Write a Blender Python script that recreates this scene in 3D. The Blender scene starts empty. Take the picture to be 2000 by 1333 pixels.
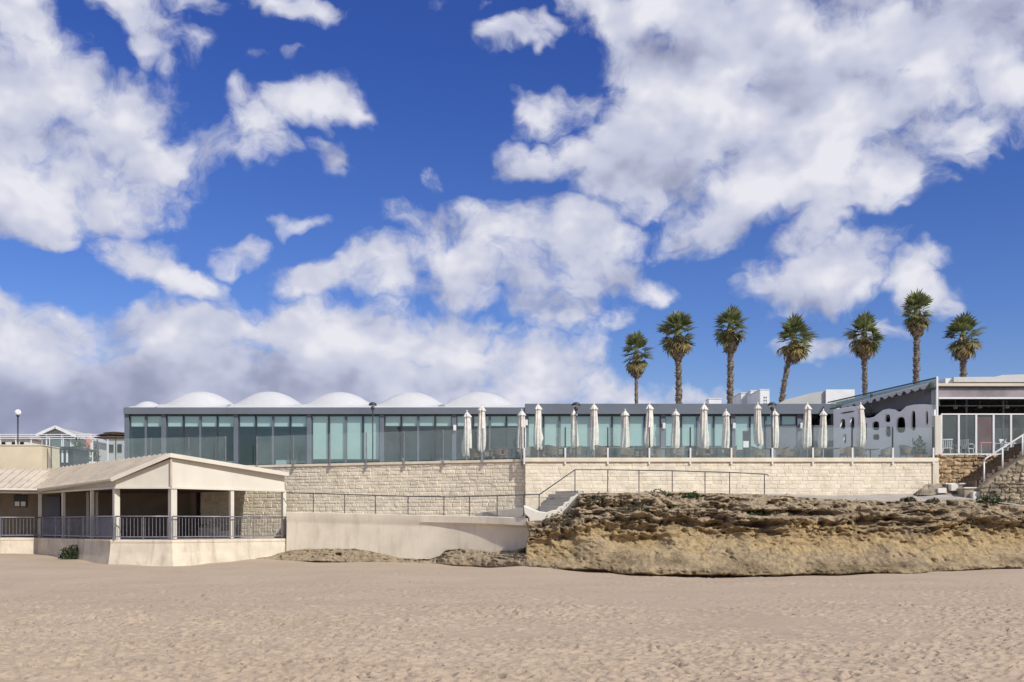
import bpy, math, random
import numpy as np
from mathutils import Vector, Matrix

random.seed(7)
SC = bpy.context.scene
COL = SC.collection

# ------------------------------------------------------------------ camera
F, ZC, HY = 2000.0, 2.0, 1024.0        # focal length in photo pixels, eye height, horizon row
cam_d = bpy.data.cameras.new("camera")
cam = bpy.data.objects.new("camera", cam_d)
COL.objects.link(cam)
cam.location = (0, 0, ZC)
cam.rotation_euler = (math.radians(90), 0, 0)
cam_d.sensor_width = 36.0
cam_d.lens = 36.0
cam_d.shift_y = (HY - 666.5) / 2000.0
cam_d.clip_start = 0.1
cam_d.clip_end = 6000
SC.camera = cam

# ------------------------------------------------------------------ light
SUN_AZ, SUN_EL = 135.0, 40.0            # compass bearing from +Y (clockwise), elevation
saz, sel = math.radians(SUN_AZ), math.radians(SUN_EL)
SUN_DIR = Vector((math.sin(saz) * math.cos(sel), math.cos(saz) * math.cos(sel), math.sin(sel)))
sun_d = bpy.data.lights.new("sun", 'SUN')
sun_d.energy = 4.0
sun_d.angle = math.radians(0.53)
sun_d.color = (1.0, 0.965, 0.905)
sun = bpy.data.objects.new("sun", sun_d)
COL.objects.link(sun)
sun.rotation_euler = (-SUN_DIR).to_track_quat('-Z', 'Y').to_euler()
sun.location = (40, -40, 60)

SC.view_settings.view_transform = 'Standard'
SC.view_settings.look = 'None'
SC.view_settings.gamma = 1.0
SC.view_settings.use_curve_mapping = False
SC.view_settings.exposure = 0.09
SC.render.engine = 'CYCLES'
SC.cycles.use_denoising = True
SC.cycles.max_bounces = 8
SC.cycles.transparent_max_bounces = 16
SC.cycles.caustics_reflective = False
SC.cycles.caustics_refractive = False
SC.cycles.sample_clamp_indirect = 6.0

world = bpy.data.worlds.new("World")
SC.world = world
world.use_nodes = True
SKY_STRENGTH = 0.1


def px_dir(px, py):
    """photo pixel -> (azimuth, tangent of elevation)"""
    a = math.atan((px - 1000) / F)
    return a, (HY - py) / F * math.cos(a)


# cloud masses: (px, py, rx, ry, tilt deg, weight)
CLOUDS = [
    (50, 190, 110, 110, 0, 1.0), (30, 300, 190, 110, 0, 1.15), (150, 335, 230, 78, 6, 1.1), (250, 240, 105, 75, 20, .95),
    (0, 380, 170, 60, 0, 1.0), (320, 300, 190, 55, 4, .9), (412, 308, 66, 46, 0, .85), (122, 442, 34, 20, 0, .75),
    (15, 40, 66, 48, 0, .9), (250, 40, 120, 48, -15, .55), (285, 105, 46, 34, 0, .55), (370, 20, 70, 30, 0, .5),
    (512, 245, 58, 66, 0, .95), (600, 205, 100, 42, 18, .95), (672, 215, 52, 52, 0, .8), (560, 300, 60, 30, 0, .5),
    (655, 310, 48, 36, -25, .85), (280, 485, 90, 46, -12, 1.0), (365, 522, 82, 48, -10, 1.0), (492, 478, 52, 42, 0, .8),
    (520, 125, 34, 16, 30, .5), (588, 125, 20, 14, 0, .45), (990, 85, 64, 26, 38, .68), (585, 18, 70, 26, 0, .5),
    (570, 415, 50, 16, -20, .45), (845, 365, 30, 34, 0, .35),
    (630, 545, 80, 38, 0, .95), (760, 515, 140, 55, 10, .85), (850, 440, 100, 50, 0, .8), (1000, 440, 120, 60, 0, .85),
    (1140, 470, 120, 74, -20, 1.05), (1225, 535, 80, 40, -25, .95), (930, 525, 170, 78, 0, .95), (1060, 575, 120, 66, -10, .95),
    (1080, 620, 80, 44, 0, .8), (1200, 600, 40, 34, 0, .5),
    (60, 655, 300, 66, 0, 1.2), (380, 650, 280, 62, 0, 1.1), (640, 655, 250, 70, 0, 1.1), (850, 665, 250, 66, 0, 1.1),
    (1030, 700, 130, 66, 0, .95), (100, 800, 560, 170, 0, 1.5), (560, 790, 520, 150, 0, 1.4), (900, 760, 270, 70, 0, 1.0),
    (1110, 775, 150, 28, 0, .6), (1290, 790, 160, 20, 0, .4),
    (1190, 20, 100, 46, -20, .8), (1330, 60, 190, 100, -15, 1.0), (1540, 70, 330, 130, 0, 1.2), (1840, 90, 230, 150, 0, 1.2),
    (1350, 210, 210, 120, 10, 1.15), (1600, 230, 300, 140, 0, 1.25), (1775, 300, 160, 90, 25, 1.0), (1290, 330, 150, 86, 0, .95),
    (1470, 385, 190, 62, 12, 1.0), (1360, 432, 80, 24, 22, .75), (1735, 385, 66, 44, 0, .8), (1090, 205, 84, 42, 0, .8),
    (1036, 310, 44, 44, 0, .72), (1130, 300, 60, 40, 0, .4), (1985, 170, 110, 80, 0, .9), (1830, 260, 120, 70, 20, .95),
    (1600, 540, 150, 54, 8, .95), (1585, 470, 84, 46, 30, .8), (1700, 500, 66, 40, 0, .75), (1795, 535, 60, 36, 20, .8),
    (1825, 580, 52, 30, 0, .7), (1640, 655, 90, 26, 0, .5), (1880, 330, 60, 18, 25, .4), (1320, 470, 70, 20, 15, .4),
]
# dense masses whose undersides read grey: (px, py, rx, ry, strength)
GREYS = [(60, 800, 480, 130, 1.0), (420, 775, 400, 85, .75), (760, 765, 320, 70, .42), (1290, 95, 180, 80, .75), (1560, 160, 180, 66, .75),
         (1270, 310, 180, 80, .65), (1900, 50, 190, 76, .62), (900, 590, 170, 45, .28), (1600, 590, 140, 30, .3), (20, 470, 160, 60, .2)]


def build_world():
    nt = world.node_tree
    nt.nodes.clear()

    # --- density group: direction -> cloud density
    g = bpy.data.node_groups.new("cloud_density", 'ShaderNodeTree')
    g.interface.new_socket("Direction", in_out='INPUT', socket_type='NodeSocketVector')
    g.interface.new_socket("Density", in_out='OUTPUT', socket_type='NodeSocketFloat')
    gi = g.nodes.new('NodeGroupInput')
    go = g.nodes.new('NodeGroupOutput')

    def tools(tree):
        def M(op, a, b=None, c=None, clamp=False):
            n = tree.nodes.new('ShaderNodeMath')
            n.operation = op
            n.use_clamp = clamp
            for i, v in enumerate((a, b, c)):
                if v is None:
                    continue
                if isinstance(v, (int, float)):
                    n.inputs[i].default_value = v
                else:
                    tree.links.new(v, n.inputs[i])
            return n.outputs[0]

        def V(op, a, b=None, scale=None):
            n = tree.nodes.new('ShaderNodeVectorMath')
            n.operation = op
            for i, v in enumerate((a, b)):
                if v is None:
                    continue
                if isinstance(v, (tuple, list)):
                    n.inputs[i].default_value = v
                else:
                    tree.links.new(v, n.inputs[i])
            if scale is not None:
                n.inputs['Scale'].default_value = scale
            return n.outputs['Value'] if op in ('LENGTH', 'DOT_PRODUCT', 'DISTANCE') else n.outputs[0]

        def N(vec, scale, detail, rough=.55, dist=0.0):
            n = tree.nodes.new('ShaderNodeTexNoise')
            n.inputs['Scale'].default_value = scale
            n.inputs['Detail'].default_value = detail
            n.inputs['Roughness'].default_value = rough
            n.inputs['Distortion'].default_value = dist
            tree.links.new(vec, n.inputs['Vector'])
            return n

        def R(v, a, b, c=0.0, d=1.0, smooth=True):
            n = tree.nodes.new('ShaderNodeMapRange')
            n.interpolation_type = 'SMOOTHSTEP' if smooth else 'LINEAR'
            tree.links.new(v, n.inputs['Value'])
            for k, x in zip(('From Min', 'From Max', 'To Min', 'To Max'), (a, b, c, d)):
                n.inputs[k].default_value = x
            return n.outputs[0]
        return M, V, N, R

    def polar(tree, M, V, d):
        sep = tree.nodes.new('ShaderNodeSeparateXYZ')
        tree.links.new(d, sep.inputs[0])
        x, y, z = sep.outputs
        az = M('ARCTAN2', x, y)
        h = M('SQRT', M('ADD', M('MULTIPLY', x, x), M('MULTIPLY', y, y)))
        w = M('DIVIDE', z, M('MAXIMUM', h, .02))
        cb = tree.nodes.new('ShaderNodeCombineXYZ')
        tree.links.new(az, cb.inputs[0])
        tree.links.new(w, cb.inputs[1])
        return cb.outputs[0], az, w

    def blobs(tree, M, V, c, lst, floor):
        def vma(a, b, c_):
            n = tree.nodes.new('ShaderNodeVectorMath')
            n.operation = 'MULTIPLY_ADD'
            for k, v in enumerate((a, b, c_)):
                if isinstance(v, tuple):
                    n.inputs[k].default_value = v
                else:
                    tree.links.new(v, n.inputs[k])
            return n.outputs[0]
        acc = None
        fams = {}
        for e in lst:
            fams.setdefault(0 if abs(e[4]) < 9 else int(math.copysign(20, e[4])), []).append(e)
        for rot, es in fams.items():
            base = c
            cr, sr = math.cos(math.radians(rot)), math.sin(math.radians(rot))
            if rot:
                if acc:
                    base = vma(acc, (1e-8,) * 3, c)
                vr = tree.nodes.new('ShaderNodeVectorRotate')
                vr.rotation_type = 'Z_AXIS'
                vr.inputs['Angle'].default_value = -math.radians(rot)
                tree.links.new(base, vr.inputs['Vector'])
                base = vr.outputs[0]
            for k, (px, py, rx, ry, _, wt) in enumerate(es):
                a, t = px_dir(px, py)
                a, t = a * cr + t * sr, -a * sr + t * cr
                cc = base
                if acc and k % 4 == 0:          # chained: keeps the shader's stack small
                    base = cc = vma(acc, (1e-8,) * 3, base)
                q = vma(cc, (F / rx, F / ry, 0), (-a * F / rx, -t * F / ry, 0))
                v = M('MULTIPLY_ADD', V('DOT_PRODUCT', q, q), -max(wt, .6), wt)
                acc = M('MAXIMUM', acc, v) if acc else M('MAXIMUM', v, floor)
        return acc

    def puff(tree, d, det):
        """billows: the noise that frays and swells the cloud masses"""
        M, V, N, R = tools(tree)
        st = V('MULTIPLY', d, (1, 1, 1.3))
        fine = N(st, 12.0, det, .66).outputs['Fac']
        med = N(st, 5.0, 1, .5).outputs['Fac']
        wob = N(st, 30.0, 2, .5).outputs['Color']
        vo = tree.nodes.new('ShaderNodeTexVoronoi')
        vo.inputs['Scale'].default_value = 20.0
        tree.links.new(V('ADD', st, V('SCALE', V('SUBTRACT', wob, (.5, .5, .5)), scale=.05)), vo.inputs['Vector'])
        bil = M('MULTIPLY_ADD', vo.outputs['Distance'], -1.15, .55)
        return M('ADD', M('ADD', M('MULTIPLY_ADD', fine, 3.9, -1.95), M('MULTIPLY_ADD', med, 1.2, -.6)), bil)

    M, V, N, R = tools(g)
    d0 = V('NORMALIZE', gi.outputs[0])
    warp = N(d0, 8.0, 4, .6)
    wv = V('SCALE', V('SUBTRACT', warp.outputs['Color'], (.5, .5, .5)), scale=.10)
    d = V('ADD', d0, wv)
    c, az, w = polar(g, M, V, d)
    b = blobs(g, M, V, c, CLOUDS, -1.2)
    # the sky beyond the clouds that can be told apart: broken cumulus out of view, cover raised to brighten the shade
    low = N(d, 3.2, 3, .5).outputs['Fac']
    gen = M('MULTIPLY_ADD', low, 7.0, -3.3)
    inside = M('MULTIPLY', R(M('ABSOLUTE', az), .50, .62, 1, 0), R(w, .52, .66, 1, 0))
    mx = g.nodes.new('ShaderNodeMix')
    g.links.new(inside, mx.inputs[0])
    g.links.new(gen, mx.inputs[2])
    g.links.new(b, mx.inputs[3])
    dens = M('ADD', mx.outputs[0], puff(g, d, 8))
    g.links.new(dens, go.inputs[0])

    # --- the sky itself
    M, V, N, R = tools(nt)
    tc = nt.nodes.new('ShaderNodeTexCoord')
    dirv = V('NORMALIZE', tc.outputs['Generated'])
    sky = nt.nodes.new('ShaderNodeTexSky')
    sky.sky_type = 'NISHITA'
    sky.sun_disc = False
    sky.sun_elevation = sel
    sky.sun_rotation = saz
    sky.altitude = 0
    sky.air_density = 1.0
    sky.dust_density = .35
    sky.ozone_density = 3.0
    hs = nt.nodes.new('ShaderNodeHueSaturation')
    hs.inputs['Saturation'].default_value = 1.18
    hs.inputs['Value'].default_value = 1.0
    nt.links.new(sky.outputs[0], hs.inputs['Color'])
    tint = nt.nodes.new('ShaderNodeMix')
    tint.data_type = 'RGBA'
    tint.blend_type = 'MULTIPLY'
    tint.inputs[0].default_value = 1.0
    nt.links.new(hs.outputs[0], tint.inputs[6])

    def dens_at(v):
        n = nt.nodes.new('ShaderNodeGroup')
        n.node_tree = g
        nt.links.new(v, n.inputs[0])
        return n.outputs[0]
    D0 = dens_at(dirv)
    P0 = puff(nt, dirv, 3)
    P1 = puff(nt, V('ADD', dirv, (.016, 0, .030)), 3)
    alpha = R(D0, -.52, .80)
    thick = R(D0, .1, 1.5)
    lit = R(M('SUBTRACT', P0, P1), -1.3, 1.3)
    c, az, w = polar(nt, M, V, dirv)
    # clear marine air: deep blue overhead, paler towards the horizon
    tr = nt.nodes.new('ShaderNodeValToRGB')
    nt.links.new(w, tr.inputs[0])
    te = tr.color_ramp.elements
    te[0].position, te[0].color = 0.02, (1.0, .93, 1.0, 1)
    te[1].position, te[1].color = .46, (.50, .55, 1.03, 1)
    te.new(.2).color = (.68, .71, 1.06, 1)
    nt.links.new(tr.outputs[0], tint.inputs[7])
    inside = M('MULTIPLY', R(M('ABSOLUTE', az), .50, .62, 1, 0), R(w, .52, .66, 1, 0))
    grey = None
    wn = N(dirv, 9.0, 4, .55)
    cw = V('ADD', c, V('SCALE', V('SUBTRACT', wn.outputs['Color'], (.5, .5, .5)), scale=.11))
    for (px, py, rx, ry, st) in GREYS:
        a, t = px_dir(px, py)
        mp = nt.nodes.new('ShaderNodeMapping')
        mp.vector_type = 'TEXTURE'
        mp.inputs['Location'].default_value = (a, t, 0)
        mp.inputs['Scale'].default_value = (rx / F, ry / F, 1)
        nt.links.new(cw, mp.inputs['Vector'])
        v = R(V('LENGTH', mp.outputs[0]), 1.05, .25, 0, st)
        grey = M('MAXIMUM', grey, v) if grey else v
    gen_grey = R(wn.outputs['Fac'], .5, .75, 0, .5)
    mg = nt.nodes.new('ShaderNodeMix')
    nt.links.new(inside, mg.inputs[0])
    nt.links.new(gen_grey, mg.inputs[2])
    nt.links.new(grey, mg.inputs[3])
    # brightness: lit crests white, thick middles and undersides grey
    bright = M('MULTIPLY_ADD', lit, .55, .36)
    bright = M('ADD', bright, M('MULTIPLY', thick, .16))
    bright = M('MULTIPLY', bright, M('MULTIPLY_ADD', mg.outputs[0], -.62, 1.0), clamp=True)
    ramp = nt.nodes.new('ShaderNodeValToRGB')
    nt.links.new(bright, ramp.inputs[0])
    els = ramp.color_ramp.elements
    els[0].position, els[0].color = 0.0, (.19, .19, .31, 1)
    els[1].position, els[1].color = 1.0, (.755, .76, .82, 1)
    for p, col in ((.28, (.31, .335, .47, 1)), (.55, (.50, .53, .67, 1)), (.8, (.61, .625, .73, 1))):
        e = els.new(p)
        e.color = col
    sc = V('SCALE', ramp.outputs[0], scale=1.0 / SKY_STRENGTH)
    mixc = nt.nodes.new('ShaderNodeMix')
    mixc.data_type = 'RGBA'
    nt.links.new(M('MULTIPLY', alpha, R(w, -.02, .0)), mixc.inputs[0])
    nt.links.new(tint.outputs[2], mixc.inputs[6])
    nt.links.new(sc, mixc.inputs[7])
    bg = nt.nodes.new('ShaderNodeBackground')
    bg.inputs['Strength'].default_value = SKY_STRENGTH
    nt.links.new(mixc.outputs[2], bg.inputs[0])
    out = nt.nodes.new('ShaderNodeOutputWorld')
    nt.links.new(bg.outputs[0], out.inputs[0])
    world.cycles.sampling_method = 'MANUAL'
    world.cycles.sample_map_resolution = 512


build_world()


# ================================================================== helpers
def P(px, py, Y):
    return Vector(((px - 1000) * Y / F, Y, ZC + (HY - py) * Y / F))


def XA(px, Y):
    return (px - 1000) * Y / F


def ZA(py, Y):
    return ZC + (HY - py) * Y / F


def on_line(px, a, b):
    """where the vertical plane through ground points a, b is met at photo column px -> (s, x, y)"""
    k = (px - 1000) / F
    dx, dy = b[0] - a[0], b[1] - a[1]
    s = (k * a[1] - a[0]) / (dx - k * dy)
    return s, a[0] + s * dx, a[1] + s * dy


def lerp(a, b, t):
    return a + (b - a) * t


def interp(x, pts):
    return float(np.interp(x, [p[0] for p in pts], [p[1] for p in pts]))


WL = {}          # world position of every object that parents others


def tag(o, label, cat, group=None):
    o['label'] = label
    o['category'] = cat
    if group:
        o['group'] = group
    return o


def thing(name, label, cat, loc=(0, 0, 0), group=None, rz=0.0):
    o = bpy.data.objects.new(name, None)
    o.empty_display_size = .2
    COL.objects.link(o)
    o.location = loc
    o.rotation_euler = (0, 0, rz)
    WL[o] = Vector(loc)
    return tag(o, label, cat, group)


class MB:
    """collects shapes in world (or local) coordinates, builds ONE mesh object"""

    def __init__(self):
        self.v, self.f = [], []

    def add(self, vs, fs):
        n = len(self.v)
        self.v += [tuple(p) for p in vs]
        self.f += [tuple(i + n for i in f) for f in fs]
        return self

    def box(self, x0, x1, y0, y1, z0, z1):
        return self.add([(x0, y0, z0), (x1, y0, z0), (x1, y1, z0), (x0, y1, z0), (x0, y0, z1), (x1, y0, z1), (x1, y1, z1), (x0, y1, z1)],
                        [(0, 3, 2, 1), (4, 5, 6, 7), (0, 1, 5, 4), (1, 2, 6, 5), (2, 3, 7, 6), (3, 0, 4, 7)])

    def beam(self, p, q, w, h, up=(0, 0, 1)):
        """rectangular bar from p to q, w across, h along up"""
        p, q = Vector(p), Vector(q)
        d = (q - p).normalized()
        up = Vector(up)
        if abs(d.dot(up)) > .98:
            up = Vector((0, 1, 0))
        s = d.cross(up).normalized()
        u = s.cross(d).normalized()
        s, u = s * w / 2, u * h / 2
        vs = [p - s - u, p + s - u, p + s + u, p - s + u, q - s - u, q + s - u, q + s + u, q - s + u]
        return self.add(vs, [(0, 1, 2, 3), (7, 6, 5, 4), (0, 4, 5, 1), (1, 5, 6, 2), (2, 6, 7, 3), (3, 7, 4, 0)])

    def prism(self, poly, z0, z1):
        n = len(poly)
        vs = [(x, y, z0) for x, y in poly] + [(x, y, z1) for x, y in poly]
        fs = [tuple(range(n))[::-1], tuple(range(n, 2 * n))] + [(i, (i + 1) % n, n + (i + 1) % n, n + i) for i in range(n)]
        return self.add(vs, fs)

    def plate(self, pts, thick):
        """polygon given by 3D points, thickened along its normal"""
        pts = [Vector(p) for p in pts]
        nrm = (pts[1] - pts[0]).cross(pts[2] - pts[0]).normalized() * thick
        n = len(pts)
        vs = pts + [p - nrm for p in pts]
        fs = [tuple(range(n)), tuple(range(n, 2 * n))[::-1]] + [(i, n + i, n + (i + 1) % n, (i + 1) % n) for i in range(n)]
        return self.add(vs, fs)

    def tube(self, pts, r, n=8, caps=True):
        pts = [Vector(p) for p in pts]
        rs = r if isinstance(r, (list, tuple)) else [r] * len(pts)
        vs, fs = [], []
        prev = None
        for i, p in enumerate(pts):
            d = (pts[min(i + 1, len(pts) - 1)] - pts[max(i - 1, 0)]).normalized()
            ref = prev if prev is not None else (Vector((1, 0, 0)) if abs(d.x) < .9 else Vector((0, 1, 0)))
            s = (ref - d * ref.dot(d)).normalized()
            prev = s
            u = d.cross(s)
            for k in range(n):
                a = 2 * math.pi * k / n
                vs.append(p + (s * math.cos(a) + u * math.sin(a)) * rs[i])
        for i in range(len(pts) - 1):
            for k in range(n):
                k2 = (k + 1) % n
                fs.append((i * n + k, i * n + k2, (i + 1) * n + k2, (i + 1) * n + k))
        if caps:
            fs.append(tuple(range(n))[::-1])
            fs.append(tuple(range((len(pts) - 1) * n, len(pts) * n)))
        return self.add(vs, fs)

    def lathe(self, prof, n=16, c=(0, 0, 0)):
        vs, fs = [], []
        for r, z in prof:
            for k in range(n):
                a = 2 * math.pi * k / n
                vs.append((c[0] + r * math.cos(a), c[1] + r * math.sin(a), c[2] + z))
        for i in range(len(prof) - 1):
            for k in range(n):
                k2 = (k + 1) % n
                fs.append((i * n + k, i * n + k2, (i + 1) * n + k2, (i + 1) * n + k))
        fs.append(tuple(range(n))[::-1])
        fs.append(tuple(range((len(prof) - 1) * n, len(prof) * n)))
        return self.add(vs, fs)

    def grid(self, rows):
        nv = len(rows[0])
        vs = [p for r in rows for p in r]
        fs = [(i * nv + j, i * nv + j + 1, (i + 1) * nv + j + 1, (i + 1) * nv + j) for i in range(len(rows) - 1) for j in range(nv - 1)]
        return self.add(vs, fs)

    def mesh(self, name, m, smooth=False, off=None):
        me = bpy.data.meshes.new(name)
        v = self.v
        if off is not None:
            v = [(p[0] - off[0], p[1] - off[1], p[2] - off[2]) for p in v]
        me.from_pydata(v, [], self.f)
        me.materials.append(m)
        if smooth:
            me.shade_smooth()
        me.update()
        return me

    def build(self, name, m, parent=None, smooth=False, bevel=0.0, local=False, origin=None):
        """world-space shapes -> object; a child keeps its parent's origin"""
        if parent is not None:
            off = None if local else WL.get(parent)
        else:
            if origin is None:
                a = np.array(self.v)
                origin = ((a[:, 0].min() + a[:, 0].max()) / 2, (a[:, 1].min() + a[:, 1].max()) / 2, a[:, 2].min())
            off = None if local else origin
        o = bpy.data.objects.new(name, self.mesh(name, m, smooth, off))
        COL.objects.link(o)
        if parent is not None:
            o.parent = parent
            WL[o] = WL.get(parent, Vector((0, 0, 0)))
        elif not local:
            o.location = origin
            WL[o] = Vector(origin)
        if bevel:
            b = o.modifiers.new("bevel", 'BEVEL')
            b.width = bevel
            b.segments = 2
            b.limit_method = 'ANGLE'
        return o


def inst(name, me, parent, loc=(0, 0, 0), rot=(0, 0, 0), sc=(1, 1, 1), matrix=None):
    o = bpy.data.objects.new(name, me)
    COL.objects.link(o)
    o.parent = parent
    if matrix is not None:
        o.matrix_basis = matrix
    else:
        o.location, o.rotation_euler, o.scale = loc, rot, sc
    return o


def copy_tree(o, parent=None):
    c = o.copy()
    COL.objects.link(c)
    if parent is not None:
        c.parent = parent
    for ch in list(o.children):
        copy_tree(ch, c)
    return c


def structure(o):
    o['kind'] = 'structure'
    return o


ORD = ["first", "second", "third", "fourth", "fifth", "sixth", "seventh", "eighth", "ninth", "tenth", "eleventh", "twelfth", "thirteenth",
       "fourteenth", "fifteenth", "sixteenth", "seventeenth", "eighteenth", "nineteenth", "twentieth", "twenty-first", "twenty-second",
       "twenty-third", "twenty-fourth", "twenty-fifth", "twenty-sixth", "twenty-seventh", "twenty-eighth", "twenty-ninth", "thirtieth",
       "thirty-first", "thirty-second", "thirty-third", "thirty-fourth", "thirty-fifth", "thirty-sixth"]


# ------------------------------------------------------------------ noise (numpy)
def _h(ix, iy, iz):
    n = (ix * 374761393 + iy * 668265263 + iz * 2147483647) & 0x7fffffff
    n = ((n ^ (n >> 13)) * 1274126177) & 0x7fffffff
    n = (n ^ (n >> 16)) & 0xffff
    return n / 65535.0


def vnoise(x, y, z=None):
    z = np.zeros_like(x) if z is None else z
    xi, yi, zi = np.floor(x).astype(np.int64), np.floor(y).astype(np.int64), np.floor(z).astype(np.int64)
    fx, fy, fz = x - xi, y - yi, z - zi
    fx, fy, fz = fx * fx * (3 - 2 * fx), fy * fy * (3 - 2 * fy), fz * fz * (3 - 2 * fz)
    r = 0
    for dx in (0, 1):
        wx = fx if dx else 1 - fx
        for dy in (0, 1):
            wy = fy if dy else 1 - fy
            for dz in (0, 1):
                wz = fz if dz else 1 - fz
                r = r + wx * wy * wz * _h(xi + dx, yi + dy, zi + dz)
    return r * 2 - 1


def fbm(x, y, z=None, oct=4, gain=.5):
    a, s, t = 1.0, 0.0, 0.0
    z = np.zeros_like(x) if z is None else z
    for k in range(oct):
        s = s + a * vnoise(x + 17.3 * k, y + 5.1 * k, z + 9.7 * k)
        t += a
        a *= gain
        x, y, z = x * 2.03, y * 2.03, z * 2.03
    return s / t


# ------------------------------------------------------------------ materials
def lin(r, g, b):
    f = lambda c: (c / 255 / 12.92) if c / 255 <= .04045 else ((c / 255 + .055) / 1.055) ** 2.4
    return (f(r), f(g), f(b))


def mat(name, col, rough=.7, var=.12, scale=2.0, bump=0.0, bscale=30.0, metal=0.0, col2=None, spec=.4, streak=0.0, island=0.0, stain=None,
        stain_amt=.5, fine=0.0):
    m = bpy.data.materials.new(name)
    m.use_nodes = True
    nt = m.node_tree
    bs = nt.nodes['Principled BSDF']
    bs.inputs['Roughness'].default_value = rough
    bs.inputs['Metallic'].default_value = metal
    bs.inputs['Specular IOR Level'].default_value = spec
    geo = nt.nodes.new('ShaderNodeNewGeometry')

    def noise(sc, det=5, rg=.55, vec=None):
        n = nt.nodes.new('ShaderNodeTexNoise')
        n.inputs['Scale'].default_value = sc
        n.inputs['Detail'].default_value = det
        n.inputs['Roughness'].default_value = rg
        nt.links.new(vec or geo.outputs['Position'], n.inputs['Vector'])
        return n.outputs['Fac']

    def ramp(v, a, b, c=0.0, d=1.0):
        n = nt.nodes.new('ShaderNodeMapRange')
        nt.links.new(v, n.inputs[0])
        for k, x in enumerate((a, b, c, d)):
            n.inputs[k + 1].default_value = x
        return n.outputs[0]

    def mix(f, a, b, mode='MIX'):
        n = nt.nodes.new('ShaderNodeMix')
        n.data_type = 'RGBA'
        n.blend_type = mode
        for i, v in ((0, f), (6, a), (7, b)):
            if hasattr(v, 'links'):
                nt.links.new(v, n.inputs[i])
            elif i == 0:
                n.inputs[0].default_value = v
            else:
                n.inputs[i].default_value = (*v, 1)
        return n.outputs[2]
    c2 = col2 or tuple(max(0, c * (1 - 2.2 * var)) for c in col)
    c1 = col if col2 else tuple(min(1, c * (1 + var)) for c in col)
    out = mix(ramp(noise(scale), .32, .68), c1, c2)
    if stain:
        mp = nt.nodes.new('ShaderNodeVectorMath')
        mp.operation = 'MULTIPLY'
        mp.inputs[1].default_value = (1, 1, .22)
        nt.links.new(geo.outputs['Position'], mp.inputs[0])
        out = mix(ramp(noise(2.4, 6, .65, mp.outputs[0]), .52, .74, 0, stain_amt), out, stain)
    if island:
        oi = nt.nodes.new('ShaderNodeObjectInfo')
        ad = nt.nodes.new('ShaderNodeMath')
        ad.operation = 'ADD'
        nt.links.new(oi.outputs['Random'], ad.inputs[0])
        nt.links.new(geo.outputs['Random Per Island'], ad.inputs[1])
        fr = nt.nodes.new('ShaderNodeMath')
        fr.operation = 'FRACT'
        nt.links.new(ad.outputs[0], fr.inputs[0])
        hs = nt.nodes.new('ShaderNodeHueSaturation')
        nt.links.new(out, hs.inputs['Color'])
        nt.links.new(ramp(fr.outputs[0], 0, 1, 1 - island, 1 + island * .7), hs.inputs['Value'])
        out = hs.outputs[0]
    if fine:
        out = mix(fine, out, mix(ramp(noise(bscale * .7, 3, .7), .3, .7), (.45, .45, .45), (1.0, 1.0, 1.0)), 'MULTIPLY')
    nt.links.new(out, bs.inputs['Base Color'])
    if bump:
        bp = nt.nodes.new('ShaderNodeBump')
        bp.inputs['Strength'].default_value = 1.0
        bp.inputs['Distance'].default_value = bump
        nt.links.new(noise(bscale, 6, .62), bp.inputs['Height'])
        nt.links.new(bp.outputs[0], bs.inputs['Normal'])
    return m


def glass(name, tint, refl=.12, rough=.0, rcol=(1, 1, 1), film=0.0, fcol=(.8, .82, .8), fr=1.0):
    m = bpy.data.materials.new(name)
    m.use_nodes = True
    nt = m.node_tree
    nt.nodes.clear()
    tr = nt.nodes.new('ShaderNodeBsdfTransparent')
    tr.inputs[0].default_value = (*tint, 1)
    gl = nt.nodes.new('ShaderNodeBsdfGlossy')
    gl.inputs['Roughness'].default_value = rough
    gl.inputs['Color'].default_value = (*rcol, 1)
    lw = nt.nodes.new('ShaderNodeFresnel')
    lw.inputs[0].default_value = 1.5
    ad = nt.nodes.new('ShaderNodeMath')
    ad.operation = 'ADD'
    ad.use_clamp = True
    ad.operation = 'MULTIPLY_ADD'
    ad.inputs[1].default_value = fr
    ad.inputs[2].default_value = refl
    nt.links.new(lw.outputs[0], ad.inputs[0])
    mx = nt.nodes.new('ShaderNodeMixShader')
    nt.links.new(ad.outputs[0], mx.inputs[0])
    nt.links.new(tr.outputs[0], mx.inputs[1])
    nt.links.new(gl.outputs[0], mx.inputs[2])
    if film:            # salt and dust dried on the pane
        df = nt.nodes.new('ShaderNodeBsdfDiffuse')
        df.inputs[0].default_value = (*fcol, 1)
        geo = nt.nodes.new('ShaderNodeNewGeometry')
        nz = nt.nodes.new('ShaderNodeTexNoise')
        nz.inputs['Scale'].default_value = .9
        nz.inputs['Detail'].default_value = 4
        nt.links.new(geo.outputs['Position'], nz.inputs['Vector'])
        ml = nt.nodes.new('ShaderNodeMath')
        ml.operation = 'MULTIPLY'
        ml.inputs[1].default_value = film * 2
        nt.links.new(nz.outputs['Fac'], ml.inputs[0])
        m2 = nt.nodes.new('ShaderNodeMixShader')
        nt.links.new(ml.outputs[0], m2.inputs[0])
        nt.links.new(mx.outputs[0], m2.inputs[1])
        nt.links.new(df.outputs[0], m2.inputs[2])
        mx = m2
    out = nt.nodes.new('ShaderNodeOutputMaterial')
    nt.links.new(mx.outputs[0], out.inputs[0])
    return m


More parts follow.
